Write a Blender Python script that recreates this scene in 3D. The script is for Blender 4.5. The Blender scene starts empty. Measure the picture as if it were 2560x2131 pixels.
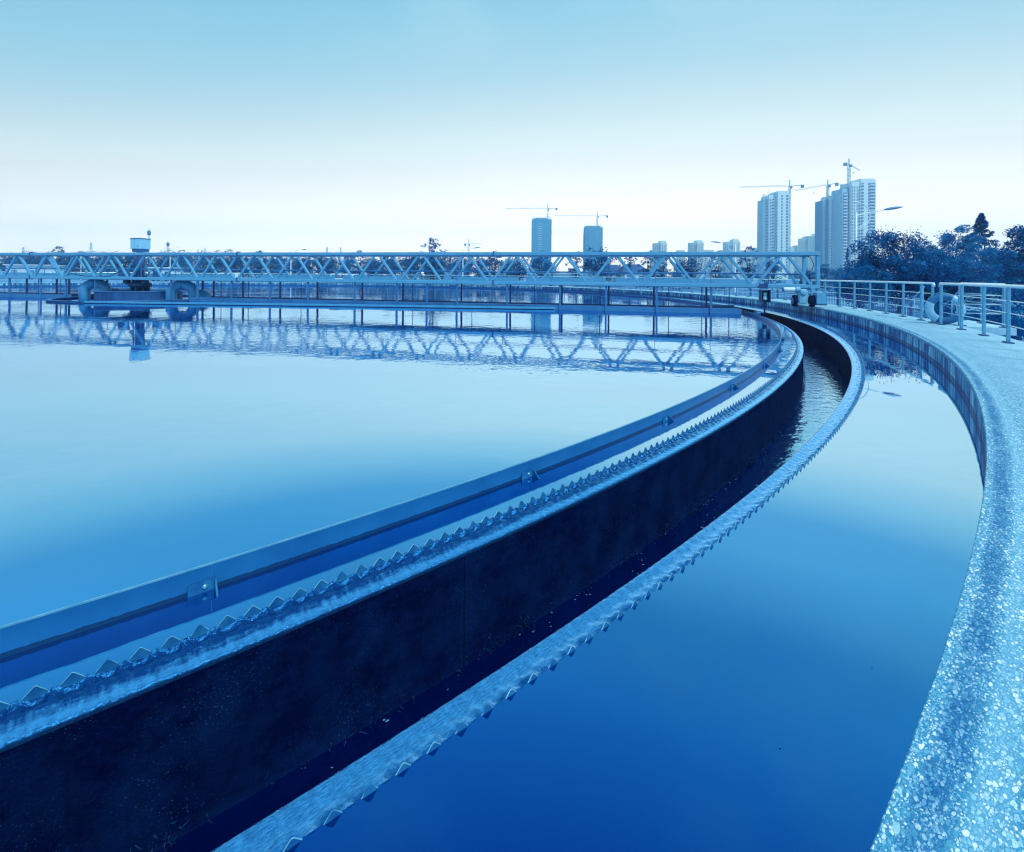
import bpy, math, random
from mathutils import Vector, Matrix
random.seed(7)
sc = bpy.context.scene
COL = sc.collection
U = 1.2                                   # camera height above the walkway, metres
CX, CY = -17.585 * U, 22.812 * U          # tank centre
PI = math.pi
F, YH, ROLL = 1205.54, 687.66, 0.0086     # photograph's focal length / horizon (pixels), roll

# ------------------------------------------------------------------ helpers
def uv_of(x, y):
    a, b = x - 1280, y - YH
    c, s = math.cos(ROLL), math.sin(ROLL)
    return (c * a + s * b) / F, (-s * a + c * b) / F

def P(x, y, d):
    """world point at forward distance d (metres) seen at photo pixel x, y"""
    u, v = uv_of(x, y)
    return Vector((u * d, d, U - v * d))

def polar(ru, deg, z):
    a = math.radians(deg)
    return Vector((CX + ru * U * math.cos(a), CY + ru * U * math.sin(a), z))

class MB:
    def __init__(s):
        s.v, s.f, s.uv, s.sm = [], [], [], []
    def face(s, idx, uvs=None, sm=False):
        s.f.append(tuple(idx)); s.uv.append(uvs); s.sm.append(sm)
    def quad(s, a, b, c, d, sm=False):
        n = len(s.v); s.v += [tuple(a), tuple(b), tuple(c), tuple(d)]
        s.face((n, n + 1, n + 2, n + 3), None, sm)
    def box(s, c, size, m=None):
        x, y, z = size[0] / 2, size[1] / 2, size[2] / 2
        m = m or Matrix.Identity(3); c = Vector(c); n = len(s.v)
        for dx, dy, dz in ((-1,-1,-1),(1,-1,-1),(1,1,-1),(-1,1,-1),(-1,-1,1),(1,-1,1),(1,1,1),(-1,1,1)):
            s.v.append(tuple(c + m @ Vector((dx * x, dy * y, dz * z))))
        for q in ((0,3,2,1),(4,5,6,7),(0,1,5,4),(1,2,6,5),(2,3,7,6),(3,0,4,7)):
            s.face([n + i for i in q])
        return s
    def bbox(s, c, size, m=None, b=.01):
        """box with chamfered edges"""
        m = m or Matrix.Identity(3); c = Vector(c)
        hx, hy, hz = size[0] / 2, size[1] / 2, size[2] / 2
        b = min(b, hx * .45, hy * .45, hz * .45); n = len(s.v); ix = {}
        for sx in (-1, 1):
            for sy in (-1, 1):
                for sz in (-1, 1):
                    for k in range(3):
                        p = [sx * hx, sy * hy, sz * hz]
                        for j in range(3):
                            if j != k: p[j] -= (sx, sy, sz)[j] * b
                        ix[sx, sy, sz, k] = len(s.v); s.v.append(tuple(c + m @ Vector(p)))
        def add(l):
            ps = [Vector(s.v[i]) for i in l]
            ctr = sum(ps, Vector()) / len(ps)
            nn = (ps[1] - ps[0]).cross(ps[2] - ps[1])
            if nn.dot(ctr - c) < 0: l = l[::-1]
            s.face(l)
        for k in range(3):
            i, j = [q for q in range(3) if q != k]
            for sg in (-1, 1):
                l = []
                for a, bb in ((-1,-1),(1,-1),(1,1),(-1,1)):
                    t = [0, 0, 0]; t[k] = sg; t[i] = a; t[j] = bb; l.append(ix[(*t, k)])
                add(l)
            for a in (-1, 1):
                for bb in (-1, 1):
                    t0 = [0,0,0]; t1 = [0,0,0]; t0[k] = -1; t1[k] = 1
                    for t in (t0, t1): t[i] = a; t[j] = bb
                    add([ix[(*t0, i)], ix[(*t1, i)], ix[(*t1, j)], ix[(*t0, j)]])
        for sx in (-1, 1):
            for sy in (-1, 1):
                for sz in (-1, 1): add([ix[sx, sy, sz, k] for k in range(3)])
        return s
    def bar(s, p0, p1, w, h, up=(0, 0, 1), b=0):
        p0, p1 = Vector(p0), Vector(p1); d = p1 - p0; L = d.length
        x = d.normalized(); y = Vector(up).cross(x)
        if y.length < 1e-4: y = Vector((1, 0, 0)).cross(x)
        y.normalize(); z = x.cross(y)
        m = Matrix((x, y, z)).transposed()
        if b: s.bbox((p0 + p1) / 2, (L, w, h), m, b)
        else: s.box((p0 + p1) / 2, (L, w, h), m)
        return s
    def path(s, pts, r, n=8, cap=True):
        pts = [Vector(p) for p in pts]; rs = r if isinstance(r, (list, tuple)) else [r] * len(pts)
        t = (pts[1] - pts[0]).normalized()
        a = t.orthogonal().normalized(); rings = []
        for i, p in enumerate(pts):
            if i == 0: tt = t
            elif i == len(pts) - 1: tt = (pts[i] - pts[i - 1]).normalized()
            else: tt = ((pts[i + 1] - p).normalized() + (p - pts[i - 1]).normalized()).normalized()
            a = (a - tt * a.dot(tt)).normalized(); bb = tt.cross(a)
            base = len(s.v)
            for k in range(n):
                q = 2 * PI * k / n
                s.v.append(tuple(p + (a * math.cos(q) + bb * math.sin(q)) * rs[i]))
            rings.append(base)
        for i in range(len(pts) - 1):
            for k in range(n):
                k2 = (k + 1) % n
                s.face((rings[i] + k, rings[i] + k2, rings[i + 1] + k2, rings[i + 1] + k), None, True)
        if cap:
            s.face([rings[0] + k for k in range(n)][::-1]); s.face([rings[-1] + k for k in range(n)])
        return s
    def sweep(s, prof, a0, a1, n, closed=True, caps=True, sm=True):
        """profile of (radius in units, z) swept about the tank centre from a0 to a1 degrees, with metric UVs"""
        full = abs(a1 - a0) > 359.9; k = len(prof); base = len(s.v)
        ds = [0]
        for i in range(k):
            q = prof[(i + 1) % k]; ds.append(ds[-1] + math.hypot((q[0] - prof[i][0]) * U, q[1] - prof[i][1]))
        cnt = n if full else n + 1
        for i in range(cnt):
            a = a0 + (a1 - a0) * i / n
            for r, z in prof: s.v.append(tuple(polar(r, a, z)))
        m = k if closed else k - 1
        for i in range(n):
            i2 = (i + 1) % cnt
            t0 = math.radians(a0 + (a1 - a0) * i / n) * 27 * U; t1 = math.radians(a0 + (a1 - a0) * (i + 1) / n) * 27 * U
            for j in range(m):
                j2 = (j + 1) % k
                s.face((base + i * k + j, base + i2 * k + j, base + i2 * k + j2, base + i * k + j2),
                       ((t0, ds[j]), (t1, ds[j]), (t1, ds[j + 1]), (t0, ds[j + 1])), False)
        if closed and caps and not full:
            s.face([base + j for j in range(k)]); s.face([base + n * k + j for j in range(k)][::-1])
        return s
    def lathe(s, c, prof, n=24, axis=(0, 0, 1), cap=True):
        c = Vector(c); ax = Vector(axis).normalized(); a = ax.orthogonal().normalized(); b = ax.cross(a); base = len(s.v)
        for r, h in prof:
            for k in range(n):
                q = 2 * PI * k / n
                s.v.append(tuple(c + ax * h + (a * math.cos(q) + b * math.sin(q)) * r))
        for i in range(len(prof) - 1):
            for k in range(n):
                k2 = (k + 1) % n
                s.face((base + i * n + k, base + i * n + k2, base + (i + 1) * n + k2, base + (i + 1) * n + k), None, True)
        if cap:
            s.face([base + k for k in range(n)][::-1]); s.face([base + (len(prof) - 1) * n + k for k in range(n)])
        return s
    def prism(s, poly, p0, ex, ey, depth):
        """2-d polygon (in axes ex, ey from p0) given thickness along ex x ey"""
        ex, ey, p0 = Vector(ex), Vector(ey), Vector(p0); nz = ex.cross(ey).normalized() * depth; n = len(s.v); k = len(poly)
        for off in (nz * -.5, nz * .5):
            for a, b in poly: s.v.append(tuple(p0 + ex * a + ey * b + off))
        s.face([n + i for i in range(k)][::-1]); s.face([n + k + i for i in range(k)])
        for i in range(k):
            j = (i + 1) % k; s.face((n + i, n + j, n + k + j, n + k + i))
        return s
    def mesh(s, name, mat, off=None, smooth=None):
        me = bpy.data.meshes.new(name)
        vs = s.v if off is None else [(x - off[0], y - off[1], z - off[2]) for x, y, z in s.v]
        me.from_pydata(vs, [], s.f)
        me.polygons.foreach_set('use_smooth', s.sm if smooth is None else [smooth] * len(s.f))
        if any(u is not None for u in s.uv):
            ul = me.uv_layers.new(name='UVMap'); fl = []
            for f, u in zip(s.f, s.uv):
                for i in range(len(f)): fl += list(u[i]) if u else [0, 0]
            ul.data.foreach_set('uv', fl)
        me.materials.append(mat); me.update()
        return me
    def build(s, name, mat, parent=None, smooth=None, local=False):
        """link as one object; geometry is in world space unless local"""
        off = None if (parent is None or local) else wloc(parent)
        o = bpy.data.objects.new(name, s.mesh(name, mat, off, smooth)); COL.objects.link(o)
        if parent is not None: o.parent = parent
        return o

def wloc(o):
    l = Vector(o.location)
    while o.parent is not None:
        o = o.parent; l = l + Vector(o.location)
    return l

def tag(o, label=None, cat=None, group=None, kind=None):
    if label: o['label'] = label
    if cat: o['category'] = cat
    if group: o['group'] = group
    if kind: o['kind'] = kind
    return o

def thing(name, label, cat, loc=(0, 0, 0), rz=0, group=None):
    o = bpy.data.objects.new(name, None); COL.objects.link(o)
    o.empty_display_size = .2; o.location = loc; o.rotation_euler = (0, 0, rz)
    return tag(o, label, cat, group)

def dup(root, loc, rz=0, scale=1, label=None, group=None):
    r = root.copy(); COL.objects.link(r); r.location = loc; r.rotation_euler = (0, 0, rz)
    r.scale = (scale,) * 3 if not isinstance(scale, tuple) else scale
    if label: r['label'] = label
    if group: r['group'] = group
    for ch in list(root.children):
        c = ch.copy(); COL.objects.link(c); c.parent = r
        for g in list(ch.children):
            d = g.copy(); COL.objects.link(d); d.parent = c
    return r

# ------------------------------------------------------------------ materials
class NT:
    def __init__(s, name):
        s.m = bpy.data.materials.new(name); s.m.use_nodes = True
        s.t = s.m.node_tree; s.t.nodes.clear()
        s.out = s.t.nodes.new('ShaderNodeOutputMaterial')
    def n(s, typ, ins=None, **kw):
        nd = s.t.nodes.new('ShaderNode' + typ)
        for k, v in kw.items(): setattr(nd, k, v)
        for k, v in (ins or {}).items():
            if isinstance(v, bpy.types.NodeSocket): s.t.links.new(v, nd.inputs[k])
            else: nd.inputs[k].default_value = v
        return nd
    def coord(s, kind='Object', scale=(1, 1, 1)):
        tc = s.n('TexCoord')
        return s.n('Mapping', {'Vector': tc.outputs[kind], 'Scale': scale}).outputs[0]
    def noise(s, vec, scale, detail=4, rough=.55):
        return s.n('TexNoise', {'Vector': vec, 'Scale': scale, 'Detail': detail, 'Roughness': rough}).outputs['Fac']
    def ramp(s, fac, stops, interp='LINEAR'):
        r = s.n('ValToRGB', {'Fac': fac}); r.color_ramp.interpolation = interp; e = r.color_ramp.elements
        while len(e) > 1: e.remove(e[-1])
        for i, (p, c) in enumerate(stops):
            el = e[0] if i == 0 else e.new(p)
            el.position = p; el.color = (*c, 1) if len(c) == 3 else c
        return r.outputs[0]
    def mix(s, fac, a, b, blend='MIX'):
        nd = s.n('Mix', data_type='RGBA', blend_type=blend)
        for k, v in ((0, fac), (6, a), (7, b)):
            if isinstance(v, bpy.types.NodeSocket): s.t.links.new(v, nd.inputs[k])
            else: nd.inputs[k].default_value = (*v, 1) if isinstance(v, tuple) and len(v) == 3 else v
        return nd.outputs[2]
    def math(s, op, a, b=0.0, clamp=False):
        nd = s.n('Math', {0: a, 1: b}, operation=op); nd.use_clamp = clamp
        return nd.outputs[0]
    def bump(s, h, strength=.3, dist=.02, normal=None):
        d = {'Height': h, 'Strength': strength, 'Distance': dist}
        if normal is not None: d['Normal'] = normal
        return s.n('Bump', d).outputs[0]
    def principled(s, col, rough=.6, metal=0.0, normal=None, spec=.5):
        d = {'Base Color': (*col, 1) if isinstance(col, tuple) else col, 'Roughness': rough, 'Metallic': metal, 'Specular IOR Level': spec}
        if normal is not None: d['Normal'] = normal
        return s.n('BsdfPrincipled', d).outputs[0]
    def done(s, shader):
        s.t.links.new(shader, s.out.inputs['Surface']); return s.m

def plain(name, a, b, rough=.55, metal=0.0, scale=3.0, bump=.0, bscale=40, spec=.5, stretch=(1, 1, 1), lo=.3, hi=.7):
    """painted / weathered surface: two tones of the same thing broken up by noise"""
    t = NT(name); v = t.coord('Object', stretch)
    c = t.ramp(t.noise(v, scale, 6, .6), [(lo, a), (hi, b)])
    nrm = t.bump(t.noise(v, bscale, 4), bump, .01) if bump else None
    return t.done(t.principled(c, rough, metal, nrm, spec))

M = {}
M['bridge_paint'] = plain('bridge_paint', (.068, .31, .54), (.096, .37, .60), .5, 0, 1.6, .08, 60, .5, (1, 1, 3))
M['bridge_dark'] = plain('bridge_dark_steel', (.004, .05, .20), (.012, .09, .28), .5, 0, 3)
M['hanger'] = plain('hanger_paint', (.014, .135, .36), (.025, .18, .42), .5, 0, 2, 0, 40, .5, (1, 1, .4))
M['black_rubber'] = plain('black_rubber', (.0005, .008, .05), (.002, .02, .09), .7, 0, 8, spec=.1)
M['pale_paint'] = plain('pale_paint', (.50, .72, .84), (.62, .82, .90), .4, 0, 2.5, 0, 40, .5, (1, 1, .5))
M['gear_paint'] = plain('gear_paint', (.07, .34, .56), (.24, .52, .68), .45, 0, 7, .2, 40)
M['blade'] = plain('blade_paint', (.03, .24, .48), (.06, .31, .55), .45, 0, 2)
M['white_paint'] = plain('white_paint', (.62, .80, .88), (.74, .88, .93), .4, 0, 1.5)
M['rail_steel'] = plain('rail_steel', (.065, .31, .52), (.09, .37, .57), .3, .0, 5, 0, 40, .8)
M['rail_top'] = plain('rail_top_steel', (.55, .80, .90), (.66, .88, .95), .22, .35, 5, 0, 40, .8)
M['plate_dark'] = plain('base_plate_dark', (.002, .045, .16), (.006, .08, .22), .55, 0, 6)
M['cabinet'] = plain('cabinet_paint', (.22, .55, .76), (.28, .62, .80), .4, 0, 1.5)
M['pipe'] = plain('pipe_paint', (.022, .18, .42), (.06, .31, .55), .38, 0, 1.2, .1, 20, .5, (1, 1, .6))
M['drum'] = plain('drum_concrete', (.003, .045, .18), (.010, .10, .28), .75, 0, 2.5, .3, 30, .4, (1.5, 1.5, .25))
M['trunk'] = plain('bark', (.004, .04, .13), (.012, .08, .2), .9, 0, 6, .5, 12)
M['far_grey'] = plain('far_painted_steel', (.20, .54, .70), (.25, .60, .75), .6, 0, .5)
M['net'] = plain('scaffold_netting', (.012, .30, .56), (.02, .37, .63), .9, 0, .12, .2, .6, .2, (1, 1, 2.5))
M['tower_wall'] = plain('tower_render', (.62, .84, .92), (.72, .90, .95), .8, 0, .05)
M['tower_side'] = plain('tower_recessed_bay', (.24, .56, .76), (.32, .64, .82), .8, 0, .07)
M['tower_window'] = plain('tower_glass', (.01, .16, .40), (.03, .22, .48), .4, 0, .2)
M['house_wall'] = plain('house_render', (.45, .66, .78), (.6, .78, .86), .8, 0, .5)
M['house_roof'] = plain('house_roof_tile', (.02, .09, .26), (.03, .14, .34), .7, 0, 1.2, .3, 8)
M['car_paint'] = plain('car_paint', (.68, .82, .88), (.76, .88, .92), .22, 0, .8)
M['car_glass'] = plain('car_glass', (.01, .05, .16), (.02, .09, .22), .08, 0, 1)
M['lamp_head'] = plain('lamp_head_cover', (.05, .22, .46), (.08, .28, .52), .35, 0, 3)
M['stair_steel'] = plain('stair_steel', (.10, .36, .62), (.15, .42, .66), .45, 0, 4)
M['fence_bar'] = plain('fence_bar_paint', (.012, .07, .24), (.02, .1, .3), .5, 0, 3)
M['ring_dark'] = plain('ring_faded_dark_band', (.008, .12, .32), (.018, .18, .40), .5, 0, 6, .2, 60)
M['ring_light'] = plain('ring_faded_pale_band', (.20, .50, .72), (.36, .64, .80), .5, 0, 7, .2, 60)

def mat_leaf(name, a, b):
    t = NT(name); v = t.coord('Object')
    oi = t.n('ObjectInfo')
    c = t.ramp(t.noise(v, 1.7, 5, .65), [(.38, a), (.62, b)])
    c = t.mix(t.math('MULTIPLY', oi.outputs['Random'], .3), c, (a[0] * .6, a[1] * .6, a[2] * .7))
    p = t.principled(c, .7, 0, None, .0)
    tr = t.n('BsdfTranslucent', {'Color': c}).outputs[0]
    return t.done(t.n('MixShader', {0: .22, 1: p, 2: tr}).outputs[0])
M['leaf'] = mat_leaf('leaf_dark', (.001, .06, .25), (.018, .28, .56))
M['leaf_mid'] = mat_leaf('leaf_mid', (.002, .09, .31), (.035, .36, .62))
M['leaf_pale'] = mat_leaf('leaf_pale', (.03, .15, .36), (.10, .3, .56))

def mat_pebble():
    """exposed-aggregate deck: rounded pebbles of several sizes in mortar, with a worn grimy strip near the tank edge"""
    t = NT('exposed_aggregate'); uv = t.coord('UV', (1, 1, 1))
    wob = t.n('TexNoise', {'Vector': uv, 'Scale': 30.0, 'Detail': 3}).outputs['Color']
    vec = t.n('VectorMath', {0: uv, 1: t.n('VectorMath', {0: wob, 1: (.012, .012, 0)}, operation='MULTIPLY').outputs[0]}, operation='ADD').outputs[0]
    def layer(scale, rad, rnd, ang, asp):
        st = t.n('Mapping', {'Vector': vec, 'Rotation': (0, 0, ang), 'Scale': (1, asp, 1)}).outputs[0]
        vo = t.n('TexVoronoi', {'Vector': st, 'Scale': scale, 'Randomness': .85}, feature='F1')
        sep = t.n('SeparateColor', {0: vo.outputs['Color']})
        r_ = t.math('ADD', rad * .7, t.math('MULTIPLY', sep.outputs[2], rad * .6))
        ins = t.n('MapRange', {0: t.math('SUBTRACT', r_, vo.outputs['Distance']), 1: 0.0, 2: .09, 3: 0.0, 4: 1.0}).outputs[0]
        return t.math('MULTIPLY', ins, t.math('GREATER_THAN', sep.outputs[0], rnd)), sep.outputs[1]
    big, rb = layer(52, .50, .30, .5, 1.75)
    mid_, rm = layer(86, .52, .12, -.2, 1.6)
    sml, rs = layer(150, .52, .12, .9, 1.4)
    n1 = t.noise(uv, 16, 6, .7)
    base = t.ramp(n1, [(.3, (.03, .22, .40)), (.7, (.075, .35, .52))])
    pale = [(.0, (.06, .31, .50)), (.4, (.14, .44, .62)), (.7, (.34, .64, .75)), (.88, (.66, .84, .88)), (1., (.95, .97, .97))]
    c = t.mix(sml, base, t.ramp(rs, pale)); c = t.mix(mid_, c, t.ramp(rm, pale)); c = t.mix(big, c, t.ramp(rb, [(.0, (.07, .35, .52)), (.4, (.18, .50, .63)), (.7, (.44, .72, .77)), (.88, (.80, .92, .90)), (1., (.95, .98, .95))]))
    sp = t.n('SeparateXYZ', {0: uv})
    lw = t.noise(t.n('VectorMath', {0: uv, 1: (.9, 3, 1)}, operation='MULTIPLY').outputs[0], 1.6, 5, .6)
    pos = t.math('ADD', sp.outputs[1], t.math('MULTIPLY', t.math('SUBTRACT', lw, .5), .06))
    band = t.ramp(pos, [(.0, (.15, .15, .15)), (.03, (.25, .25, .25)), (.048, (1, 1, 1)), (.085, (1, 1, 1)), (.125, (0, 0, 0))])
    blot = t.ramp(t.noise(uv, 6, 6, .7), [(.28, (.15, .15, .15)), (.54, (1, 1, 1))])
    g = t.math('MULTIPLY', t.math('MULTIPLY', band, blot), .92)
    c = t.mix(g, c, (.20, .44, .66), 'MULTIPLY')
    big_wear = t.ramp(t.noise(uv, .9, 4, .6), [(.3, (.35, .35, .35)), (.6, (1, 1, 1))])
    inner = t.ramp(sp.outputs[1], [(.20, (0, 0, 0)), (.5, (1, 1, 1))])
    c = t.mix(t.math('MULTIPLY', t.math('MULTIPLY', big_wear, inner), .46), c, (.50, .77, .88))
    rim = t.ramp(sp.outputs[1], [(.115, (0, 0, 0)), (.13, (.3, .3, .3)), (.18, (.26, .26, .26)), (.20, (0, 0, 0))])
    c = t.mix(rim, c, (.30, .60, .76))
    h = t.math('ADD', t.math('ADD', big, mid_), t.math('MULTIPLY', n1, .6))
    return t.done(t.principled(c, .75, 0, t.bump(h, .5, .006), .15))
M['deck'] = mat_pebble()

def mat_wall_stained():
    """outer tank wall: concrete with vertical runs of algae and a dark wet zone with its ragged tide line"""
    t = NT('stained_tank_wall'); uv = t.coord('UV')
    st = t.n('VectorMath', {0: uv, 1: (1, .10, 1)}, operation='MULTIPLY').outputs[0]
    s1 = t.noise(st, 7, 6, .65); s2 = t.noise(st, 2.2, 3, .5); s3 = t.noise(uv, 30, 4, .6)
    m = t.math('ADD', t.math('MULTIPLY', s1, .7), t.math('MULTIPLY', s2, .3))
    c = t.ramp(m, [(.42, (.002, .03, .16)), (.48, (.012, .12, .34)), (.53, (.08, .32, .53)), (.60, (.42, .70, .80))])
    ge = t.n('NewGeometry'); z = t.n('SeparateXYZ', {0: ge.outputs['Position']}).outputs[2]
    zz = t.math('ADD', z, t.math('MULTIPLY', t.math('SUBTRACT', s1, .5), .05))
    wet = t.ramp(zz, [(.0, (1, 1, 1)), (1, (1, 1, 1))])
    wetm = t.math('LESS_THAN', zz, -.245)
    c = t.mix(t.math('MULTIPLY', wetm, .72), c, (.004, .03, .15))
    return t.done(t.principled(c, .7, 0, t.bump(s3, .3, .01), .35))
M['wall'] = mat_wall_stained()

def mat_channel_wall():
    """wet algae-black channel concrete with tiny pale specks"""
    t = NT('wet_channel_concrete'); uv = t.coord('UV')
    n = t.noise(uv, 22, 8, .75)
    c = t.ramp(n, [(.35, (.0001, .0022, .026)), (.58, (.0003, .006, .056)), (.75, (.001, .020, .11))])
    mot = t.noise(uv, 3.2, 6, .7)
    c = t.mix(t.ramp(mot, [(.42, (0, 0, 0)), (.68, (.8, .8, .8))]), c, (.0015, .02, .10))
    clump = t.ramp(t.noise(uv, 2.4, 4, .6), [(.45, (.05, .05, .05)), (.66, (1, 1, 1))])
    for sc_, rad, thr, asp in ((62.0, .17, .62, 2.2), (120.0, .24, .55, 1.5), (30.0, .085, .80, 2.6)):
        st_ = t.n('Mapping', {'Vector': uv, 'Rotation': (0, 0, .5), 'Scale': (1, asp, 1)}).outputs[0]
        vo = t.n('TexVoronoi', {'Vector': st_, 'Scale': sc_}, feature='F1')
        sep = t.n('SeparateColor', {0: vo.outputs['Color']})
        sp = t.math('MULTIPLY', t.math('LESS_THAN', vo.outputs['Distance'], rad), t.math('GREATER_THAN', sep.outputs[0], thr))
        c = t.mix(t.math('MULTIPLY', t.math('MULTIPLY', sp, clump), t.math('POWER', sep.outputs[1], 2.5)), c, (.05, .28, .52))  # scattered pale specks, gathered in clumps
    ux = t.n('SeparateXYZ', {0: uv}).outputs[0]
    jt = t.math('LESS_THAN', t.math('FRACT', t.math('ADD', t.math('DIVIDE', ux, 3.1), .4)), .003)
    c = t.mix(t.math('MULTIPLY', jt, .6), c, (.0, .0006, .006))
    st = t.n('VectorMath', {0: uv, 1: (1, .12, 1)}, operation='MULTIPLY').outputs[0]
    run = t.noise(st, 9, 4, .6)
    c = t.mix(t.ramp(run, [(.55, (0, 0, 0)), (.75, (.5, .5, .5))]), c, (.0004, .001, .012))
    h = t.noise(uv, 60, 6, .75)
    return t.done(t.principled(c, .6, 0, t.bump(h, .8, .012), .03))
M['channel_wall'] = mat_channel_wall()

def mat_water(name, amp, scale, body=(.0, .004, .03), stretch=(1, 1, 1), fine=0.0, spots=True, ramp=None):
    """water: reflection grows with grazing angle (blue-tinted when looked into steeply), ripples as bump"""
    t = NT(name); v = t.coord('Object', stretch)
    big = t.noise(v, .22, 3, .5)
    calm = t.ramp(big, [(.38, (.12, .12, .12)), (.62, (1, 1, 1))]) if spots else None
    h = t.noise(v, scale, 3, .55)
    h2 = t.noise(v, scale * 4.3, 2, .5)
    hh = t.math('ADD', h, t.math('MULTIPLY', h2, .07))
    if fine: hh = t.math('ADD', hh, t.math('MULTIPLY', t.noise(v, scale * 13, 3, .6), fine))
    if calm is not None:
        ge = t.n('NewGeometry'); yy = t.n('SeparateXYZ', {0: ge.outputs['Position']}).outputs[1]
        far = t.n('MapRange', {0: yy, 1: 5.0, 2: 17.0, 3: .42, 4: 1.0}).outputs[0]
        hh = t.math('MULTIPLY', t.math('MULTIPLY', hh, calm), far)
    nrm = t.bump(hh, 1.0, amp)
    lw = t.n('LayerWeight', {'Blend': .5})
    tint = t.ramp(lw.outputs['Facing'], ramp or WATER_RAMP)
    gl = t.n('BsdfGlossy', {'Color': tint, 'Roughness': .015, 'Normal': nrm}).outputs[0]
    df = t.n('BsdfDiffuse', {'Color': (*body, 1)}).outputs[0]
    return t.done(t.n('AddShader', {0: gl, 1: df}).outputs[0])
WATER_RAMP = [(.0, (.002, .045, .225)), (.2, (.003, .056, .25)), (.318, (.019, .15, .385)), (.45, (.058, .285, .53)), (.548, (.16, .48, .75)), (.603, (.18, .50, .76)), (.648, (.38, .68, .84)), (.70, (.58, .80, .89)), (.80, (.50, .76, .88)), (.88, (.46, .71, .86)), (.95, (.46, .71, .86)), (1, (.9, .95, 1))]
M['water'] = mat_water('tank_water', .0088, 2.7)
M['water_out'] = mat_water('side_water', .0055, 3.6)
M['water_chan'] = mat_water('channel_water', .0150, 5.5, (.0, .002, .03), fine=.04, spots=False, ramp=[(.0, (.002, .04, .2)), (.5, (.03, .24, .5)), (.72, (.34, .68, .86)), (.9, (.60, .84, .94)), (1, (.9, 1, 1))])
def mat_film(name, dark, light, edge, crust=0.0):
    """thin sheet of water over pale concrete: ripple and tooth reflections painted dark near the plate, silky and paler towards the lip"""
    t = NT(name); uv = t.coord('UV')
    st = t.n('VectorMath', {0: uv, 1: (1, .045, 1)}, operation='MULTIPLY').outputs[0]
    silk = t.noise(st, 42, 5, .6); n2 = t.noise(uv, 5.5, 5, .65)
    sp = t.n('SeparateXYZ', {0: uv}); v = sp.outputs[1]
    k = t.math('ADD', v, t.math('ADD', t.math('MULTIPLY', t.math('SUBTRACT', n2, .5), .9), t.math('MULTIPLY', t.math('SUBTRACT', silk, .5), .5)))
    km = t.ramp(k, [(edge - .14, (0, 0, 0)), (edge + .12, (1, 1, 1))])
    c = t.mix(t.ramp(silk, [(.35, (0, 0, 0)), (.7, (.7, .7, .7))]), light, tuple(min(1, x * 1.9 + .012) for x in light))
    c = t.mix(km, dark, c)  # dark zone by the plate imitates teeth reflected in the ripples
    if crust:
        cr = t.noise(uv, 34, 6, .75)
        c = t.mix(t.ramp(cr, [(.42, (crust,) * 3), (.56, (0, 0, 0))]), c, tuple(x * .8 for x in dark))
        c = t.mix(t.ramp(cr, [(.6, (0, 0, 0)), (.72, (.5, .5, .5))]), c, (.10, .34, .50))
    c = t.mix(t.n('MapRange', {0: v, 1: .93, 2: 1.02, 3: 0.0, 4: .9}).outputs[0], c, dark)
    nrm = t.bump(t.math('ADD', silk, t.math('MULTIPLY', t.noise(t.coord('Object'), 55, 4, .6), .8)), .8, .008)
    lw = t.n('LayerWeight', {'Blend': .5})
    fr = t.ramp(lw.outputs['Facing'], [(.2, (.006, .06, .16)), (.5, (.03, .14, .26)), (.7, (.22, .46, .60)), (.9, (.75, .88, .9))])
    gl = t.n('BsdfGlossy', {'Color': fr, 'Roughness': .12, 'Normal': nrm}).outputs[0]
    df = t.n('BsdfDiffuse', {'Color': c, 'Normal': nrm}).outputs[0]
    return t.done(t.n('AddShader', {0: gl, 1: df}).outputs[0])
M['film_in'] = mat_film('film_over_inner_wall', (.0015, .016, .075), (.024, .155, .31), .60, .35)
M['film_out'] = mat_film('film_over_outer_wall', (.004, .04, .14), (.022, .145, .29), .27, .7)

def mat_baffle():
    t = NT('baffle_steel'); uv = t.coord('UV')
    n = t.noise(uv, 3, 5, .6); st = t.n('VectorMath', {0: uv, 1: (2, .3, 1)}, operation='MULTIPLY').outputs[0]
    c = t.ramp(n, [(.3, (.004, .10, .31)), (.7, (.009, .145, .385))])
    c = t.mix(t.ramp(t.noise(st, 6, 5, .7), [(.58, (0, 0, 0)), (.75, (.5, .5, .5))]), c, (.01, .09, .34))
    ge = t.n('NewGeometry'); z = t.n('SeparateXYZ', {0: ge.outputs['Position']}).outputs[2]
    grime = t.math('LESS_THAN', t.math('ADD', z, t.math('MULTIPLY', t.noise(uv, 18, 3), .02)), -.330)
    c = t.mix(t.math('MULTIPLY', grime, .85), c, (.001, .022, .09))
    return t.done(t.principled(c, .38, .0, None, .2))
M['baffle'] = mat_baffle()
M['weir'] = plain('weir_plate_steel', (.004, .075, .25), (.02, .18, .39), .4, .0, 14, .15, 40, .12)
M['bright_steel'] = plain('bright_steel', (.07, .33, .52), (.20, .50, .66), .3, .3, 9)

def mat_ground():
    t = NT('ground'); v = t.coord('Object')
    c = t.ramp(t.noise(v, .12, 6, .6), [(.35, (.03, .15, .38)), (.5, (.10, .33, .58)), (.65, (.22, .50, .70))])
    c = t.mix(t.ramp(t.noise(v, 2.5, 6, .7), [(.4, (0, 0, 0)), (.7, (.5, .5, .5))]), c, (.03, .16, .4))
    return t.done(t.principled(c, .9, 0, t.bump(t.noise(v, 6, 5), .4, .05), .2))
M['ground'] = mat_ground()
M['path'] = plain('path_paving', (.25, .52, .68), (.38, .64, .78), .85, 0, .8, .2, 20)
M['concrete'] = plain('landing_concrete', (.28, .56, .72), (.46, .72, .84), .8, 0, 2.5, .3, 25)

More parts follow.
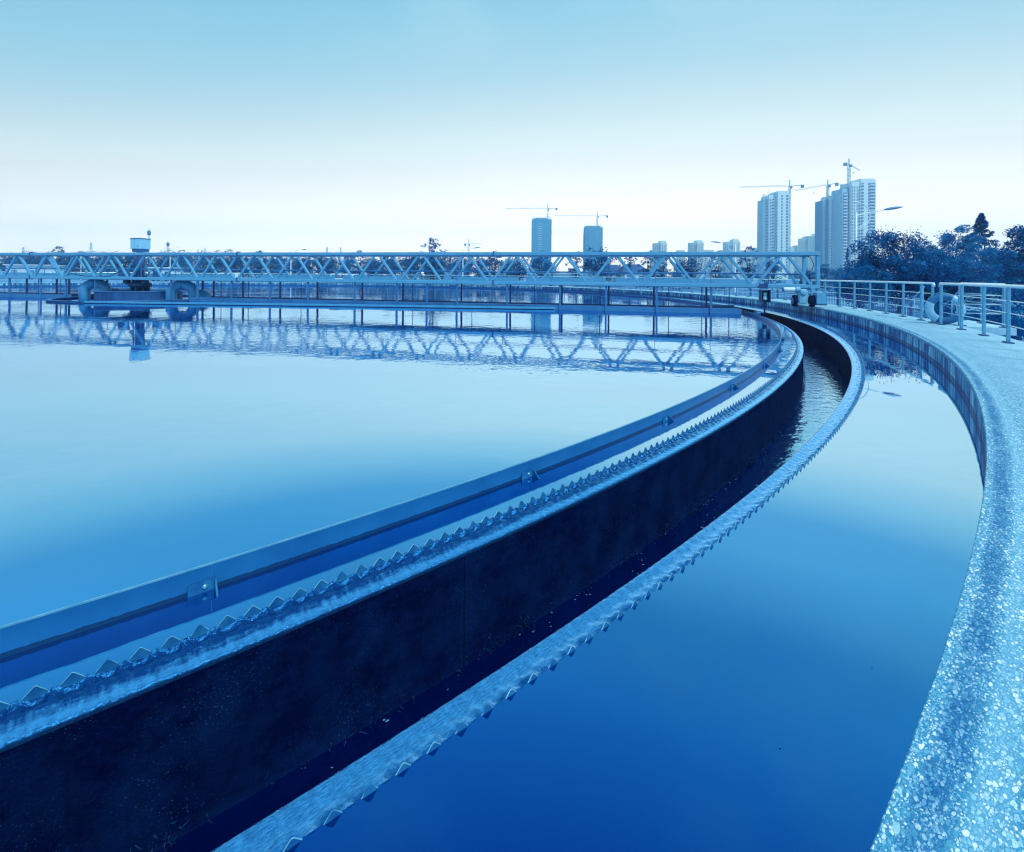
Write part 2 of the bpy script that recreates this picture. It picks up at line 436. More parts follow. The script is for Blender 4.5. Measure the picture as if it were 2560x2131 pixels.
# ------------------------------------------------------------------ world, sun, camera
SUN_EL, SUN_AZ = 52, 142            # azimuth clockwise from +Y (view direction) towards +X
w = bpy.data.worlds.new('World'); sc.world = w; w.use_nodes = True
nt = w.node_tree; nt.nodes.clear()
def wn(t, **k):
    n = nt.nodes.new('ShaderNode' + t)
    for a, b in k.items(): setattr(n, a, b)
    return n
tc = wn('TexCoord'); sep = wn('SeparateXYZ'); nt.links.new(tc.outputs['Generated'], sep.inputs[0])
asn = wn('Math', operation='ARCSINE'); nt.links.new(sep.outputs[2], asn.inputs[0])
nrm = wn('Math', operation='DIVIDE'); nt.links.new(asn.outputs[0], nrm.inputs[0]); nrm.inputs[1].default_value = PI / 2
cl = wn('TexNoise'); mp = wn('Mapping'); mp.inputs['Scale'].default_value = (1.6, 1.6, 3.2)
nt.links.new(tc.outputs['Generated'], mp.inputs[0]); nt.links.new(mp.outputs[0], cl.inputs['Vector'])
cl.inputs['Scale'].default_value = 2.1; cl.inputs['Detail'].default_value = 5
cm = wn('MapRange'); nt.links.new(cl.outputs['Fac'], cm.inputs[0])
for i, v in ((1, .40), (2, .68), (3, -.02), (4, .06)): cm.inputs[i].default_value = v
# the sky deepens faster away from the pale glow ahead
GL = math.radians(14)
hz = wn('VectorMath', operation='MULTIPLY'); nt.links.new(tc.outputs['Generated'], hz.inputs[0]); hz.inputs[1].default_value = (1, 1, 0)
hn = wn('VectorMath', operation='NORMALIZE'); nt.links.new(hz.outputs[0], hn.inputs[0])
dt = wn('VectorMath', operation='DOT_PRODUCT'); nt.links.new(hn.outputs[0], dt.inputs[0]); dt.inputs[1].default_value = (math.sin(GL), math.cos(GL), 0)
kk = wn('MapRange'); nt.links.new(dt.outputs['Value'], kk.inputs[0])
for i, v in ((1, -1), (2, 1), (3, 3.0), (4, 1.0)): kk.inputs[i].default_value = v
sc_ = wn('Math', operation='MULTIPLY'); nt.links.new(nrm.outputs[0], sc_.inputs[0]); nt.links.new(kk.outputs[0], sc_.inputs[1])
sb = wn('Math', operation='SUBTRACT'); nt.links.new(sc_.outputs[0], sb.inputs[0]); ca = wn('MapRange'); nt.links.new(nrm.outputs[0], ca.inputs[0])
for i, v in ((1, .25), (2, .46), (3, .04), (4, 1.0)): ca.inputs[i].default_value = v
cx_ = wn('Math', operation='MULTIPLY'); nt.links.new(cm.outputs[0], cx_.inputs[0]); nt.links.new(ca.outputs[0], cx_.inputs[1])
nt.links.new(cx_.outputs[0], sb.inputs[1])
rp = wn('ValToRGB'); nt.links.new(sb.outputs[0], rp.inputs[0])
SKY = [(0, (2.35, 2.3, 2.2)), (4, (2.25, 2.2, 2.12)), (7, (1.88, 1.86, 1.82)), (10, (1.42, 1.44, 1.43)), (13, (1.10, 1.17, 1.18)), (15.5, (.92, 1.09, 1.11)), (18.5, (.72, .93, .99)), (22.7, (.51, .79, .93)), (25.5, (.41, .73, .89)), (29.7, (.315, .67, .86)), (34, (.27, .62, .83)), (42, (.275, .70, 1.0)), (55, (.18, .56, .94)), (90, (.13, .43, .82))]
e = rp.color_ramp.elements
while len(e) > 1: e.remove(e[-1])
for i, (d, c) in enumerate(SKY):
    el = e[0] if i == 0 else e.new(max(0, d / 90)); el.position = max(0, d / 90); el.color = (*c, 1)
sky = wn('TexSky'); sky.sky_type = 'NISHITA'; sky.sun_disc = False
sky.sun_elevation = math.radians(SUN_EL); sky.sun_rotation = math.radians(SUN_AZ)
# soft pale cloud banks high up, seen mostly as reflections in the water
cf_ = wn('MapRange'); cf_.interpolation_type = 'SMOOTHSTEP'; nt.links.new(cl.outputs['Fac'], cf_.inputs[0])
for i, v in ((1, .43), (2, .64), (3, 0.0), (4, .42)): cf_.inputs[i].default_value = v
cg_ = wn('Math', operation='MULTIPLY'); nt.links.new(cf_.outputs[0], cg_.inputs[0]); nt.links.new(ca.outputs[0], cg_.inputs[1])
cmx = wn('Mix', data_type='RGBA'); nt.links.new(cg_.outputs[0], cmx.inputs[0]); nt.links.new(rp.outputs[0], cmx.inputs[6]); cmx.inputs[7].default_value = (.62, .86, .95, 1)
mul = wn('VectorMath', operation='SCALE'); nt.links.new(cmx.outputs[2], mul.inputs[0]); mul.inputs['Scale'].default_value = 10.0
mx = wn('Mix', data_type='RGBA'); mx.inputs[0].default_value = .04
nt.links.new(mul.outputs[0], mx.inputs[6]); nt.links.new(sky.outputs[0], mx.inputs[7])
bg = wn('Background'); bg.inputs['Strength'].default_value = .104
nt.links.new(mx.outputs[2], bg.inputs['Color'])
wo = wn('OutputWorld'); nt.links.new(bg.outputs[0], wo.inputs['Surface'])

sd = bpy.data.lights.new('sun', 'SUN'); sd.energy = 2.85; sd.angle = math.radians(16); sd.color = (.97, 1.0, .90)
so = bpy.data.objects.new('sun', sd); COL.objects.link(so)
az, el_ = math.radians(SUN_AZ), math.radians(SUN_EL)
dv = Vector((math.sin(az) * math.cos(el_), math.cos(az) * math.cos(el_), math.sin(el_)))
so.rotation_euler = dv.to_track_quat('Z', 'Y').to_euler(); so.location = dv * 60

cd = bpy.data.cameras.new('camera'); cam = bpy.data.objects.new('camera', cd); COL.objects.link(cam)
cam.location = (0, 0, U)
cam.rotation_euler = (Matrix.Rotation(PI / 2, 3, 'X') @ Matrix.Rotation(ROLL, 3, 'Z')).to_euler()
cd.sensor_fit = 'HORIZONTAL'; cd.sensor_width = 36; cd.lens = 36 * F / 2560
cd.shift_y = -(1065.5 - YH) / 2560; cd.clip_start = .05; cd.clip_end = 9000
sc.camera = cam
sc.view_settings.view_transform = 'Standard'; sc.view_settings.look = 'None'; sc.view_settings.exposure = 0; sc.view_settings.gamma = 1
sc.cycles.use_denoising = True; sc.cycles.filter_width = 1.25; sc.cycles.max_bounces = 8; sc.cycles.transparent_max_bounces = 8
sc.cycles.sample_clamp_indirect = 6

# ------------------------------------------------------------------ setting: ground, water, walkway
GZ = -.8
ZI, ZO, ZC = U * (1 - 1.30), U * (1 - 1.26), U * (1 - 1.89)     # inner, side and channel water levels
ZA, ZB = U * (1 - 1.341), U * (1 - 1.319)                        # wall tops of the channel
RW, RA0, RA1, RB0, RB1, RS = 28.54, 26.75, 26.86, 27.525, 27.67, 26.485
g = MB(); rr = [29.25, 31, 35, 45, 70, 140, 300, 600, 1000]
g.sweep([(r, GZ) for r in rr[::-1]], 0, 360, 180, closed=False)
tag(g.build('ground', M['ground']), kind='structure')

def disc(name, r0, r1, z, mat, n=720):
    m = MB(); m.sweep([(r1, z), (r0, z)], 0, 360, n, closed=False)
    return tag(m.build(name, mat), kind='structure')
disc('tank_water', 0.02, RA0 - .004, ZI, M['water'])
disc('side_water', RB1 + .004, RW, ZO, M['water_out'])
disc('channel_water', RA1, RB0, ZC, M['water_chan'])
m = MB(); m.sweep([(28.82, 0), (28.82, -.16), (29.88, -.16), (29.88, 0)], 0, 360, 720)
wk = MB(); prof = [(29.88, -.16), (29.88, -.012), (29.87, 0), (28.80, 0), (28.80, -.16)]
wk.sweep(prof, 0, 360, 720)
# deck UV: v measured from the tank edge
def deck_uv(mb, r_in):
    for k, (f, uvs) in enumerate(zip(mb.f, mb.uv)):
        if uvs is None: continue
        out = []
        for i, (u_, v_) in zip(f, uvs):
            x, y, z = mb.v[i]; out.append((u_, math.hypot(x - CX, y - CY) - r_in * U + (-z if z < -.02 else 0)))
        mb.uv[k] = out
deck_uv(wk, RW)
tag(wk.build('walkway', M['deck']), kind='structure')

tw = thing('tank_wall', 'stained curved concrete outer wall of the round settling tank under the walkway', 'tank wall', polar(RW, -30, 0))
b = MB(); b.sweep([(29.25, -.17), (28.805, -.17), (28.805, -.06), (RW + .004, -.06), (RW + .004, -2.2), (29.25, -2.2)][::-1], 0, 360, 720)
b.build('wall_body', M['wall'], tw)
b = MB(); b.sweep([(28.799, -.055), (28.799, .0), (RW + .003, .0), (RW, -.005), (RW, -.055)], 0, 360, 720); deck_uv(b, RW)
b.build('coping', M['deck'], tw)

# ------------------------------------------------------------------ effluent channel: two ring walls, weir plates, water falling over
ch = thing('effluent_channel', 'dark wet concrete ring channel with saw-toothed weir plates along both walls', 'water channel', polar(27.2, -50, ZC))
def ring_wall(r0, r1, zt, drop_side):
    b = MB()
    e_ = .006
    pr = [(r0, -2.3), (r0, zt - .02), (r0 + e_, zt), (r1 - e_, zt), (r1, zt - .02), (r1, -2.3)]
    b.sweep(pr, 0, 360, 900)
    return b
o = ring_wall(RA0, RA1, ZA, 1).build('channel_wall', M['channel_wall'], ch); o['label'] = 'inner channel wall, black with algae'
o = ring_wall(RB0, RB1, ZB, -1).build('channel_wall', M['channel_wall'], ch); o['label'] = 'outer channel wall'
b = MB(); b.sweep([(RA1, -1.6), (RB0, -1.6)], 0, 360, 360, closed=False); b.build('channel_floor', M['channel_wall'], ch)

PITCH = math.degrees(.0866 / 27.2)          # tooth pitch (degrees), about 104 mm
def weir(r, th, ztip, zval, zbot, lo, hi, frac):
    """serrated plate: triangular teeth between lo and hi degrees, plain elsewhere"""
    b = MB(); prev = None
    def col(a, z):
        n = len(b.v)
        for rr_, zz in ((r - th / 2, zbot), (r - th / 2, z), (r + th / 2, z), (r + th / 2, zbot)):
            b.v.append(tuple(polar(rr_, a, zz)))
        return n
    cols = []
    k0 = int(lo / PITCH); k1 = int(hi / PITCH)
    for k in range(k0, k1):
        a = k * PITCH; jz = random.uniform(-.005, .003); h = frac / 2
        cols += [(a - PITCH * .5, zval), (a - PITCH * h, zval + .002), (a - PITCH * .10, ztip + jz - .007), (a - PITCH * .03, ztip + jz), (a + PITCH * .03, ztip + jz), (a + PITCH * .10, ztip + jz - .007), (a + PITCH * h, zval + .002)]
    q = cols[-1][0]
    while q < lo + 360 - 1:
        q += 1; cols.append((q, (ztip + zval) / 2))
    ids = [col(*c) for c in cols]
    for i in range(len(ids)):
        p, n = ids[i], ids[(i + 1) % len(ids)]
        for j in range(3): b.face((p + j, n + j, n + j + 1, p + j + 1))
    return b
TA, TB = RA0 - .006, RB1 + .006
weir(TA, .005, U * (1 - 1.276), ZI - .012, ZA - .10, -80, 62, .80).build('weir_plate', M['weir'], ch)
weir(TB, .005, U * (1 - 1.2435), ZO - .012, ZB - .10, -80, 62, .62).build('weir_plate', M['weir'], ch)

def tooth_highlight(r, ztip, zval, lo, hi, frac):  # thin pale tubes painting the highlights along the tooth edges
    pts = []; h = frac / 2
    for k in range(int(lo / PITCH), int(hi / PITCH)):
        a = k * PITCH
        pts += [polar(r, a - PITCH * h, zval + .003), polar(r, a - PITCH * .03, ztip), polar(r, a + PITCH * .03, ztip), polar(r, a + PITCH * h, zval + .003)]
    return MB().path(pts, .0021, 4)
tooth_highlight(TA, U * (1 - 1.276), ZI - .012, -60, -38, .80).build('edge_highlight', M['bright_steel'], ch)
tooth_highlight(TB, U * (1 - 1.2435), ZO - .012, -58, -36, .62).build('edge_highlight', M['bright_steel'], ch)

def film(r_plate, r_edge, zw, zt, lo, hi, step, fine):
    """sheet of water that spills through every notch and runs across the wall top"""
    b = MB(); sgn = 1 if r_edge > r_plate else -1; W = abs(r_edge - r_plate)
    if fine: us = [0, .04, .09, .15, .22, .31, .42, .55, .70, .84, .94, 1.0, 1.02, 1.026]
    else: us = [0, .12, .3, .6, .92, 1.0, 1.02, 1.026]
    per = 10 if fine else 1
    n = int((hi - lo) / PITCH) * per if fine else int((hi - lo) / step)
    grid = []
    for i in range(n + 1):
        a = lo + (hi - lo) * i / n
        ph = (a / PITCH) % 1.0                       # 0 = tooth tip, .5 = notch
        q = .5 - .5 * math.cos(2 * PI * ph) if fine else .5
        q2 = q ** 1.6
        rag = .5 + .5 * math.sin(a * 31.7) * math.sin(a * 17.3 + 1)
        row = []
        for u_ in us:
            fall = math.exp(-(u_ / (.10 + .16 * q2)) ** 2)
            hump = .022 * math.exp(-((u_ - .30 - .1 * rag) / .13) ** 2) * (1 - q2) + .010 * math.exp(-((u_ - .36) / .1) ** 2) * q2
            z = zt + .010 + (zw - zt - .016) * fall * (.72 + .28 * q2) + (hump if fine else .004)
            z += .004 * math.sin(a * 700 + u_ * 9) * math.sin(u_ * 21 + a * 311) * (u_ > .3 and u_ < .95)
            if u_ >= 1.0: z = zt + .004
            if u_ > 1.01: z = zt - .004
            if u_ > 1.022: z = zt - .016
            if u_ == 0: z = zw + .001 - .003 * (1 - q2)
            row.append(len(b.v)); b.v.append(tuple(polar(r_plate + sgn * W * u_, a, z)))
        grid.append(row)
    for i in range(n):
        for j in range(len(us) - 1):
            a_, b_ = (math.radians(lo + (hi - lo) * q_ / n) * 27 * U for q_ in (i, i + 1))
            b.face((grid[i][j], grid[i + 1][j], grid[i + 1][j + 1], grid[i][j + 1]), ((a_, us[j]), (b_, us[j]), (b_, us[j + 1]), (a_, us[j + 1])), True)
    return b
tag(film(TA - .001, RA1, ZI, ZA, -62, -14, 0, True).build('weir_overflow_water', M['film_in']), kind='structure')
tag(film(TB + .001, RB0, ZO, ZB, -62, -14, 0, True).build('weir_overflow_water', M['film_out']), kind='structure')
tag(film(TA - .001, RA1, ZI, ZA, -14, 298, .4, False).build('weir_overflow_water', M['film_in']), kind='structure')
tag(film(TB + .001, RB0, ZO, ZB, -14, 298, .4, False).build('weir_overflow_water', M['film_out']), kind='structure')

# foam flecks drifting on the channel water (nobody could count them) and algae tufts at the wall foot
b = MB()
for i in range(1300):
    a = -56 + 62 * random.random() ** .85; r = RA1 + .02 + (RB0 - RA1 - .04) * random.random() ** random.choice((1.0, 1.8))
    s_ = random.uniform(.0018, .0052) * (1.6 if random.random() < .05 else 1); k = 7; n = len(b.v); ec = random.uniform(1, 2.2); ro = random.random() * 6
    c = polar(r, a, ZC + .014)
    for j in range(k):
        q = 2 * PI * j / k; rr_ = s_ * random.uniform(.75, 1.2)
        x, y = math.cos(q) * rr_ * ec, math.sin(q) * rr_
        b.v.append((c.x + x * math.cos(ro) - y * math.sin(ro), c.y + x * math.sin(ro) + y * math.cos(ro), c.z))
    b.v.append((c.x, c.y, c.z + s_ * .5))
    for j in range(k): b.face((n + j, n + (j + 1) % k, n + k), None, True)
M['foam'] = plain('foam', (.03, .18, .36), (.12, .38, .56), .5, 0, 40)
tag(b.build('channel_foam', M['foam']), kind='stuff')
b = MB()
spots_ = [random.uniform(-56, 6) for _ in range(46)]
for i in range(5200):
    wall = random.random() < .7
    a = random.choice(spots_) + random.gauss(0, .22) if random.random() < .7 else random.uniform(-56, 6)
    r = RA1 + .004 if wall else RB0 - .004; sg = 1 if wall else -1
    c = polar(r + sg * random.uniform(0, .03) * random.random(), a, ZC + abs(random.gauss(0, .055)))
    L = random.uniform(.008, .04); t_ = math.radians(a); tx = Vector((-math.sin(t_), math.cos(t_), 0)); ou = Vector((math.cos(t_), math.sin(t_), 0)) * sg
    w_ = random.uniform(.0012, .004); tip = c + ou * random.uniform(.004, .03) + Vector((0, 0, L * random.choice((-1, -.4, .5, 1)))) + tx * random.gauss(0, .015)
    n = len(b.v); b.v += [tuple(c - tx * w_), tuple(c + tx * w_), tuple((c + tip) / 2 + ou * .008), tuple(tip)]
    b.face((n, n + 1, n + 2)); b.face((n + 1, n + 3, n + 2))
M['algae'] = plain('algae', (.0005, .008, .05), (.004, .045, .14), .6, 0, 9, spec=.1)
tag(b.build('wall_algae', M['algae']), kind='stuff')

# ------------------------------------------------------------------ scum baffle: thin steel ring standing in the tank, with brackets
sbf = thing('scum_baffle', 'thin steel baffle ring standing out of the tank water just inside the toothed weir', 'baffle', polar(RS, -50, ZI))
ZS = U * (1 - 1.197)
STEP = math.degrees(1.757 / RS)
nb = int(360 / STEP); a_first = -51.85 + 360
k_ = 0
for i in range(nb):
    a0 = -51.85 + (i - 5) * 360 / nb
    a1 = a0 + 360 / nb
    if -76 <= a0 <= 12:
        b = MB(); b.sweep([(RS - .0025, ZS), (RS + .0025, ZS), (RS + .0025, -.9), (RS - .0025, -.9)], a0 + .0015, a1 - .0015, 12)
        b.build('baffle_panel', M['baffle'], sbf)
        b = MB(); b.sweep([(RS - .0032, ZS + .004), (RS + .0032, ZS + .004), (RS + .0032, ZS - .004), (RS - .0032, ZS - .004)], a0, a1, 12)  # pale strip imitating the light caught along the baffle rim
        b.build('top_edge_highlight', M['bright_steel'], sbf)
        # bracket: plate on the outer face at the joint, radial flange dipping to the channel wall, bolt
        t_ = math.radians(a0); ou = Vector((math.cos(t_), math.sin(t_), 0)); tx = Vector((-math.sin(t_), math.cos(t_), 0))
        c = polar(RS, a0, 0) + ou * .008
        zc = ZI + .004
        pl = MB(); pl.prism([(-.10, -.07), (.012, -.07), (.012, .040), (.002, .048), (-.09, .048), (-.10, .038)], c + Vector((0, 0, zc)), tx, (0, 0, 1), .008)
        o = pl.build('bracket', M['weir'], sbf)
        fl = MB(); fl.prism([(0, .048), (.02, .044), (.09, -.012), (.26, -.10), (.26, -.2), (0, -.2)], c + tx * .014 + Vector((0, 0, zc)), ou, (0, 0, 1), .008)
        f_ = fl.build('bracket_arm', M['weir'], sbf)
        bo = MB(); bo.lathe(c + ou * .004 - tx * .03 + Vector((0, 0, zc + .022)), [(.012, 0), (.012, .003), (.007, .003), (.007, .010), (.004, .011)], 8, ou)
        bo.build('bolt', M['bright_steel'], o)
    elif i % 1 == 0:
        k_ += 1
b = MB(); b.sweep([(RS - .0025, ZS), (RS + .0025, ZS), (RS + .0025, -.9), (RS - .0025, -.9)], 13.5, 360 - 78, 300)
b.build('baffle_ring', M['baffle'], sbf)

# ------------------------------------------------------------------ rotating scraper bridge
DX, DY = Vector((.97918, -.20300, 0)), Vector((-.20300, -.97918, 0))      # along towards the drive end / towards the camera side
BC = Vector((CX, CY, 0))
def B(s, off, z): return BC + DX * (s * U) + DY * (off * U) + Vector((0, 0, z))
br = thing('scraper_bridge', 'long pale blue steel truss bridge spanning the round tank from its centre to the walkway', 'bridge', tuple(B(0, 0, .75)))
ZT, ZBt = U + .875 * U, U - .375 * U
HCH = .15
S_END, SP = 28.70, 1.9
LEFT = -27.0
joints = [LEFT, -17.5, -6.1, 5.95, 19.4 - 1.9, S_END + .04]
joints = [LEFT, -17.6, -5.75, 5.87, 17.35, S_END + .04]
for off in (.6, -.6):
    for k in range(len(joints) - 1):
        s0, s1 = joints[k] + .005, joints[k + 1] - .005
        MB().bar(B(s0, off, ZT - HCH / 2), B(s1, off, ZT - HCH / 2), .14, HCH, b=.012).build('top_chord', M['bridge_paint'], br)
        MB().bar(B(s0, off, ZBt + HCH / 2), B(s1, off, ZBt + HCH / 2), .14, HCH, b=.012).build('bottom_chord', M['bridge_paint'], br)
        for zz in (ZT - HCH - .008, ZBt - .008):
            MB().bar(B(s0, off, zz), B(s1, off, zz), .16, .014).build('chord_shade', M['bridge_dark'], br)  # dark strips standing in for the shaded undersides of the chords
        if k:
            f_ = MB(); s = joints[k]
            f_.box(B(s, off, ZT - HCH / 2), (.05, .19, HCH + .05), Matrix((DX, DY, Vector((0, 0, 1)))).transposed())
            f_.box(B(s + .06, off, ZT + .035), (.18, .10, .022), Matrix((DX, DY, Vector((0, 0, 1)))).transposed())
            f_.build('splice_flange', M['bridge_dark'], br); f_ = MB()
            f_.box(B(s, off, ZBt + HCH / 2), (.05, .19, HCH + .09), Matrix((DX, DY, Vector((0, 0, 1)))).transposed())
            f_.build('splice_flange', M['bridge_dark'], br)
    n = 27.65
    tops = [27.65 - SP * k for k in range(29)]
    for st in tops:
        for dr in (-1, 1):
            a = B(st + dr * .10, off, ZT - HCH); c = B(st + dr * (SP / 2 - .10), off, ZBt + HCH)
            if st + dr * SP / 2 < LEFT or st + dr * SP / 2 > S_END: continue
            MB().bar(a + Vector((0, 0, .004)), c - Vector((0, 0, .004)), .10, .105, up=DY, b=.012).build('diagonal', M['bridge_paint'], br)
    MB().bar(B(S_END, off, ZT - .02), B(S_END, off, ZBt - .10), .13, .13, up=DX, b=.012).build('end_post', M['bridge_paint'], br)
# cross members under the deck, deck plates, toe board, conduit
b = MB()
for k in range(0, 29):
    s = 28.4 - SP * k
    b.bar(B(s, .53, ZBt + .05), B(s, -.53, ZBt + .05), .08, .08)
b.bar(B(S_END, .54, ZT - .075), B(S_END, -.54, ZT - .075), .12, .12)
b.build('cross_beam', M['bridge_paint'], br)
b = MB(); b.box(B((LEFT + S_END) / 2, 0, ZBt + .115), ((S_END - LEFT - .3) * U, 1.02 * U, .03), Matrix((DX, DY, Vector((0, 0, 1)))).transposed())
b.build('deck_plate', M['bridge_paint'], br)
for (s0, s1) in ((-26.5, -11), (-9.2, 4.8), (6.2, 9.9), (10.3, 13.2), (15.6, 18.1), (18.5, 21.6), (22.0, 26.9)):
    MB().bar(B(s0, -.45, ZBt + .235), B(s1, -.45, ZBt + .235), .012, .20).build('toe_board', M['bridge_paint'], br)
pts = [B(LEFT, .47, 1.33)] + [B(LEFT + (28.35 - LEFT) * i / 40, .47, 1.335 + .012 * math.sin(i * 1.7)) for i in range(1, 41)]
MB().path(pts, .034, 8).build('conduit', M['hanger'], br)
b = MB()
for k in range(28):
    s = 27.2 - SP * k
    b.bar(B(s, .47, 1.30), B(s, .47, ZBt + .10), .02, .02, up=DX)
b.build('conduit_stay', M['hanger'], br)
b = MB()
for p in ([B(28.42, .5, ZT - .17), B(28.52, .5, 2.0), B(28.62, .48, 1.75), B(28.58, .46, 1.5), B(28.40, .47, 1.37), B(28.3, .47, 1.335)],
          [B(28.3, .47, 1.32), B(28.48, .5, 1.28), B(28.52, .52, 1.1), B(28.45, .55, .98)]):
    b.path(p, .014, 6)
b.box(B(28.42, .5, ZT - .16), (.1, .08, .07))
b.build('cable', M['black_rubber'], br)
# hangers: pale posts from the near truss, darker ones from the far truss, thin rods between
def s_at(x, off):
    u_, _ = uv_of(x, 720.); O = BC + DY * (off * U)
    return ((u_ * O.y - O.x) / (DX.x - u_ * DX.y)) / U
near = [24, 102, 168, 240, 432 + 60, 579, 675, 770, 887, 992, 1142, 1268, 1400, 1515, 1642, 1778]
near = [24, 102, 165, 238, 428, 494, 579, 675, 770, 887, 992, 1067, 1142, 1268, 1400, 1515, 1642, 1778]
far_ = [67, 142, 173, 268, 507, 535, 608, 701, 794, 906, 1008, 1154, 1276, 1405, 1522, 1635, 1766]
rods = [96, 152, 553, 621, 753, 1032, 1083, 1180, 1337, 1500, 1672, 1755, 1823]
ZBM = U * (1 - 1.12)
for x in near:
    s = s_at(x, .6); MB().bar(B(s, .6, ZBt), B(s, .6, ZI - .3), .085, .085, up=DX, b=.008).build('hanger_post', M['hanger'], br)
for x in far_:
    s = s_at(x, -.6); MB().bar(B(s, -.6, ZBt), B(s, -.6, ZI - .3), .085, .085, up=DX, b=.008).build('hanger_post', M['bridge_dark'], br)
for x in rods:
    s = s_at(x, 0); MB().path([B(s, 0, ZBt + .04), B(s, 0, ZI - .3)], .018, 6).build('hanger_rod', M['bridge_dark'], br)
# longitudinal scum beams and the angled skimmer blade with its beach box
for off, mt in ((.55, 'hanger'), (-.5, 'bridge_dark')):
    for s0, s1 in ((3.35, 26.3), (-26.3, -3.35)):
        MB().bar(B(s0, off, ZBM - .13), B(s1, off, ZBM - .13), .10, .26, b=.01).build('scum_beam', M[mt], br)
def W2(x, y, z): return Vector((x * U, y * U, z))
ZK = U * (1 - 1.20)
k0, k1 = W2(-17.3, 19.52, 0), W2(7.45, 17.86, 0)
dk = (k1 - k0).normalized()
for i in range(9):
    p, q = k0.lerp(k1, i / 9), k0.lerp(k1, (i + 1) / 9)
    MB().bar(p + dk * .004 + Vector((0, 0, ZK - .05)), q - dk * .004 + Vector((0, 0, ZK - .05)), .07, .10, b=.008).build('skimmer_blade', M['blade'], br)
MB().bar(k0 + Vector((0, 0, ZK - .18)), k1 + Vector((0, 0, ZK - .18)), .05, .16).build('rubber_strip', M['black_rubber'], br)
b = MB(); b.bar(k1 + dk * .01 + Vector((0, .1, ZK + .03)), k1 + dk * .92 + Vector((0, .1, ZK + .03)), .30, .30, b=.01)
b.build('scum_box', M['hanger'], br)
for i in range(1, 7):
    p = k0.lerp(k1, i / 7.3); s = (p - BC).dot(DX) / U; q = B(s + .9, .55, ZBM - .02)
    MB().bar(p + Vector((0, 0, ZK + .015)), q, .04, .03).build('blade_strut', M['bridge_dark'], br)

# drive end: motor, gearbox, wheels, box; weir-cleaning brush hanging from the near chord
Rm = Matrix((DX, DY, Vector((0, 0, 1)))).transposed()
def dpt(x, y, off):
    s = s_at(x, off); base = B(s, off, 0); _, v_ = uv_of(x, y)
    return B(s, off, U - v_ * base.y)
mo = MB(); c0, c1 = dpt(1958, 724.5, .95), dpt(1988, 724.5, .95)
ax = (c1 - c0).normalized(); L = (c1 - c0).length
mo.lathe(c0, [(.05, 0), (.088, .012), (.098, .03), (.098, L - .02), (.098, L)], 24, ax)
mo.build('motor', M['white_paint'], br)
b = MB(); b.lathe(c0 - ax * .035, [(.05, 0), (.08, .008), (.086, .034), (.05, .038)], 20, ax); b.build('motor_cowl', M['hanger'], br)
gx = MB(); gc = dpt(2006, 738, .93)
gx.bbox(gc + Vector((0, 0, -.06)), (.34, .22, .60), Rm, .04); gx.lathe(c1 - ax * .02, [(.105, 0), (.125, .02), (.125, .07), (.10, .14), (.13, .18)], 20, ax)
gx.lathe(gc + DY * .11 + Vector((0, 0, .10)), [(.12, 0), (.12, .03), (.06, .05)], 20, DY)
for dx_ in (-.12, .12):
    for dz in (-.24, .2):
        gx.lathe(gc + DX * dx_ + DY * .11 + Vector((0, 0, dz)), [(.018, 0), (.018, .016)], 6, DY)
gx.bbox(gc + Vector((0, 0, -.365)), (.44, .26, .03), Rm, .008)
gx.build('gearbox', M['gear_paint'], br)
wz = .24
wc = dpt(1988, 745, .80); wc.z = wz + .004
wh = MB(); wh.lathe(wc - DX * .09, [(.10, 0), (.19, 0), (.235, .02), (.24, .05), (.24, .13), (.235, .16), (.19, .18), (.10, .18)], 28, DX)
o = wh.build('drive_wheel', M['black_rubber'], br)
b = MB(); b.lathe(wc - DX * .1, [(.03, -.02), (.09, 0), (.15, .012), (.15, .19), (.09, .2), (.03, .22)], 20, DX); b.build('wheel_hub', M['hanger'], o)
wc2 = dpt(2030, 745, .78); wc2.z = wz + .004
wh = MB(); wh.lathe(wc2 - DX * .09, [(.10, 0), (.19, 0), (.235, .02), (.24, .05), (.24, .13), (.235, .16), (.19, .18), (.10, .18)], 28, DX)
wh.build('drive_wheel', M['black_rubber'], br)
b = MB(); bc = dpt(2050, 746, .90); b.bbox(bc, (.34, .30, .44), Rm, .012); b.build('wheel_guard', M['bridge_paint'], br)
b = MB(); b.bbox(bc + Vector((0, 0, -.245)), (.38, .34, .06), Rm, .02); b.build('rubber_skirt', M['plate_dark'], br)
b = MB(); b.bar(dpt(2024, 722, .84), dpt(2036, 722, .84), .22, .12, b=.01); b.bar(B(28.0, .3, ZBt - .04), B(28.9, .62, ZBt - .04), .2, .08)
b.build('axle_mount', M['bridge_paint'], br)
# brush unit
bu = MB(); bu.box(dpt(1909, 716, .70), (.33, .02, .21), Rm)
for dx_ in (-.13, .13): bu.lathe(dpt(1909, 716, .71) + DX * dx_ + Vector((0, 0, .07)), [(.018, 0), (.018, .016)], 6, DY)
bu.build('brush_plate', M['bridge_dark'], br)
hs = MB(); hc = dpt(1912, 741, .86)
for dx_, sx in ((-.17, .03), (.17, .03)): hs.box(hc + DX * dx_, (sx, .34, .48), Rm)
hs.box(hc + Vector((0, 0, .255)), (.40, .36, .02), Rm); hs.box(hc - DY * .165, (.30, .02, .46), Rm); hs.box(hc - Vector((0, 0, .245)), (.37, .34, .02), Rm)
hs.build('brush_housing', M['plate_dark'], br)
b = MB(); b.lathe(hc - Vector((0, 0, .16)), [(.06, 0), (.09, .01), (.09, .08), (.075, .09), (.075, .20), (.085, .21), (.085, .30), (.06, .32)], 18); b.build('brush_motor', M['cabinet'], br)
